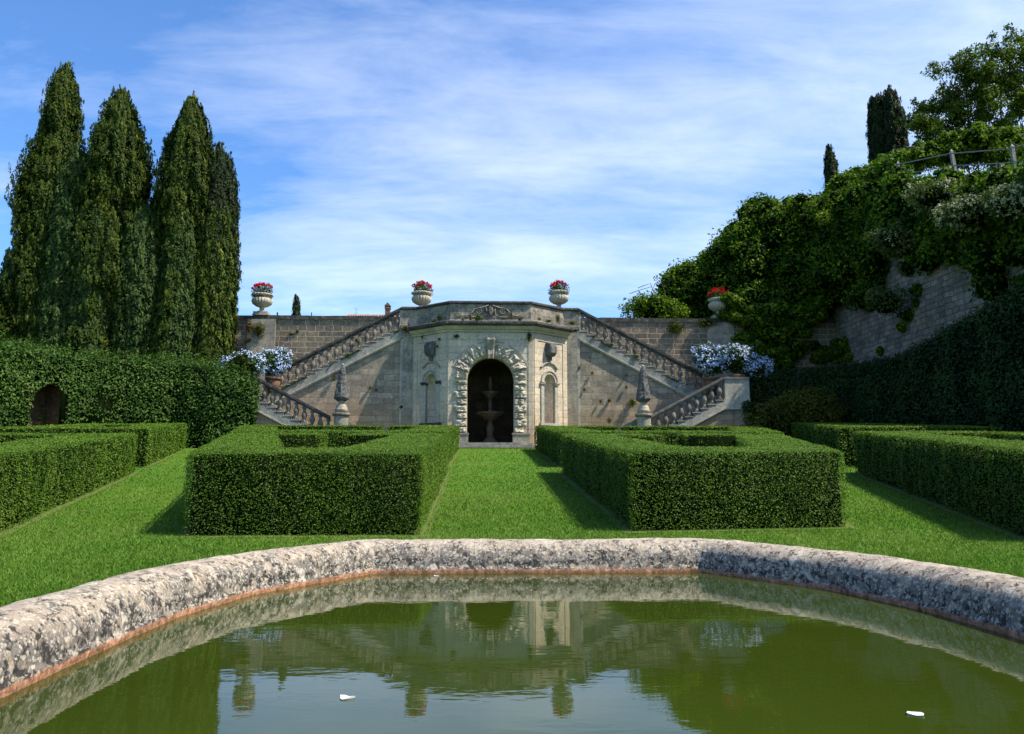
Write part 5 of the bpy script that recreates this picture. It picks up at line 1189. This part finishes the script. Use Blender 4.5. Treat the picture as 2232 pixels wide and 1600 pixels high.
# ------------------------------------------------------------------ grass blades
def grass():
    out = []
    N = 700000
    # density falls with distance: sample in angle and 1/D
    ang = rng.uniform(-.70, .74, N); inv = rng.uniform(1/36, 1/5.2, N); D = 1/inv
    X = np.tan(ang+.036)*D; P2 = np.column_stack([X, D]); kp = np.ones(N, bool)
    for q in HEDGES:
        kp &= ~inpoly(P2, q, -.03)
    rr = np.array(ring); c_ = np.array([PCX, PCY]); ex = [tuple(p+(p-c_)/np.hypot(*(p-c_))*.44) for p in rr]
    kp &= ~inpoly(P2, ccw(ex)); 
    kp &= (np.abs(P2[:, 0]) < 16)
    P2 = P2[kp]; P2 = P2[rng.random(len(P2)) < .62]; n = len(P2); D = P2[:, 1]
    h = rng.uniform(.012, .03, n)*(1+.015*D); w_ = .0026+.00040*D
    a = rng.random(n)*2*PI; t = np.column_stack([np.cos(a), np.sin(a), np.zeros(n)]); ln = rng.normal(0, .45, (n, 2))
    B = np.column_stack([P2, G(P2[:, 1])]); T = B+np.column_stack([ln*h[:, None], h])
    V = np.stack([B-t*w_[:, None], B+t*w_[:, None], T+t*(w_*.25)[:, None], T-t*(w_*.25)[:, None]], 1).reshape(-1, 3)
    tn = np.clip(rng.beta(2.2, 2.2, n)+.3*sn(B, 1.1, 2)+.16*sn(B, 5, 6), 0, 1)
    o = np_mesh('grass', V, np.arange(n*4).reshape(n, 4), [M['grass']], None, np.repeat(tn, 4)); tag(o, 'short mown lawn grass', None, None, 'stuff')
grass()

# ------------------------------------------------------------------ light, sky
SUN = Vector((.70, -.235, 1.05)).normalized()
sl = bpy.data.lights.new('sun', 'SUN'); sl.energy = 5.0; sl.angle = math.radians(.53); sl.color = (1.0, .93, .80)
so = bpy.data.objects.new('sun', sl); C.objects.link(so); so.rotation_euler = (-SUN).to_track_quat('-Z', 'Y').to_euler()
W = bpy.data.worlds.new('World'); sc.world = W; W.use_nodes = True; nt = W.node_tree
bg = nt.nodes['Background']; sky = nt.nodes.new('ShaderNodeTexSky'); sky.sky_type = 'NISHITA'; sky.sun_disc = False
sky.sun_elevation = math.asin(SUN.z); sky.sun_rotation = math.atan2(SUN.x, SUN.y); sky.air_density = 1.0; sky.dust_density = .6; sky.ozone_density = 2.5
tc = nt.nodes.new('ShaderNodeTexCoord'); sp = nt.nodes.new('ShaderNodeSeparateXYZ'); nt.links.new(tc.outputs['Generated'], sp.inputs[0])
zz = mth(nt, 'MAXIMUM', sp.outputs[2], .0); dn_ = mth(nt, 'ADD', zz, .22)
cb = nt.nodes.new('ShaderNodeCombineXYZ'); nt.links.new(mth(nt, 'DIVIDE', sp.outputs[0], dn_), cb.inputs[0]); nt.links.new(mth(nt, 'DIVIDE', sp.outputs[1], dn_), cb.inputs[1])
mp = nt.nodes.new('ShaderNodeMapping'); nt.links.new(cb.outputs[0], mp.inputs[0]); mp.inputs['Rotation'].default_value = (0, 0, math.radians(-22)); mp.inputs['Scale'].default_value = (.62, 1.25, 1); mp.inputs['Location'].default_value = (.35, .2, 0)
c1 = tex(nt, mp.outputs[0], 1.25, 7, .58, .35)
mp2 = nt.nodes.new('ShaderNodeMapping'); nt.links.new(cb.outputs[0], mp2.inputs[0]); mp2.inputs['Rotation'].default_value = (0, 0, math.radians(28)); mp2.inputs['Scale'].default_value = (.9, 2.6, 1)
c2 = tex(nt, mp2.outputs[0], 2.4, 8, .66, .5)
# more cloud towards the right
side = mth(nt, 'MULTIPLY', sp.outputs[0], .12)
cl1 = ramp(nt, mth(nt, 'ADD', mth(nt, 'ADD', mth(nt, 'MULTIPLY', c1, .72), mth(nt, 'MULTIPLY', c2, .28)), side), [(.41, 0.0), (.82, 1.0)])
cloud = mth(nt, 'MULTIPLY', cl1, .74)
skc = mixc(nt, 1.0, sky.outputs[0], (.66, .97, 1.30), 'MULTIPLY')
skc = mixc(nt, cloud, skc, (7.6, 7.9, 8.4))
nt.links.new(skc, bg.inputs[0]); bg.inputs[1].default_value = .128
sc.view_settings.view_transform = 'Standard'; sc.view_settings.look = 'None'; sc.view_settings.exposure = .62; sc.view_settings.gamma = 1
sc.render.engine = 'CYCLES'
for o in bpy.data.objects:
    if '_local' in o: del o['_local']
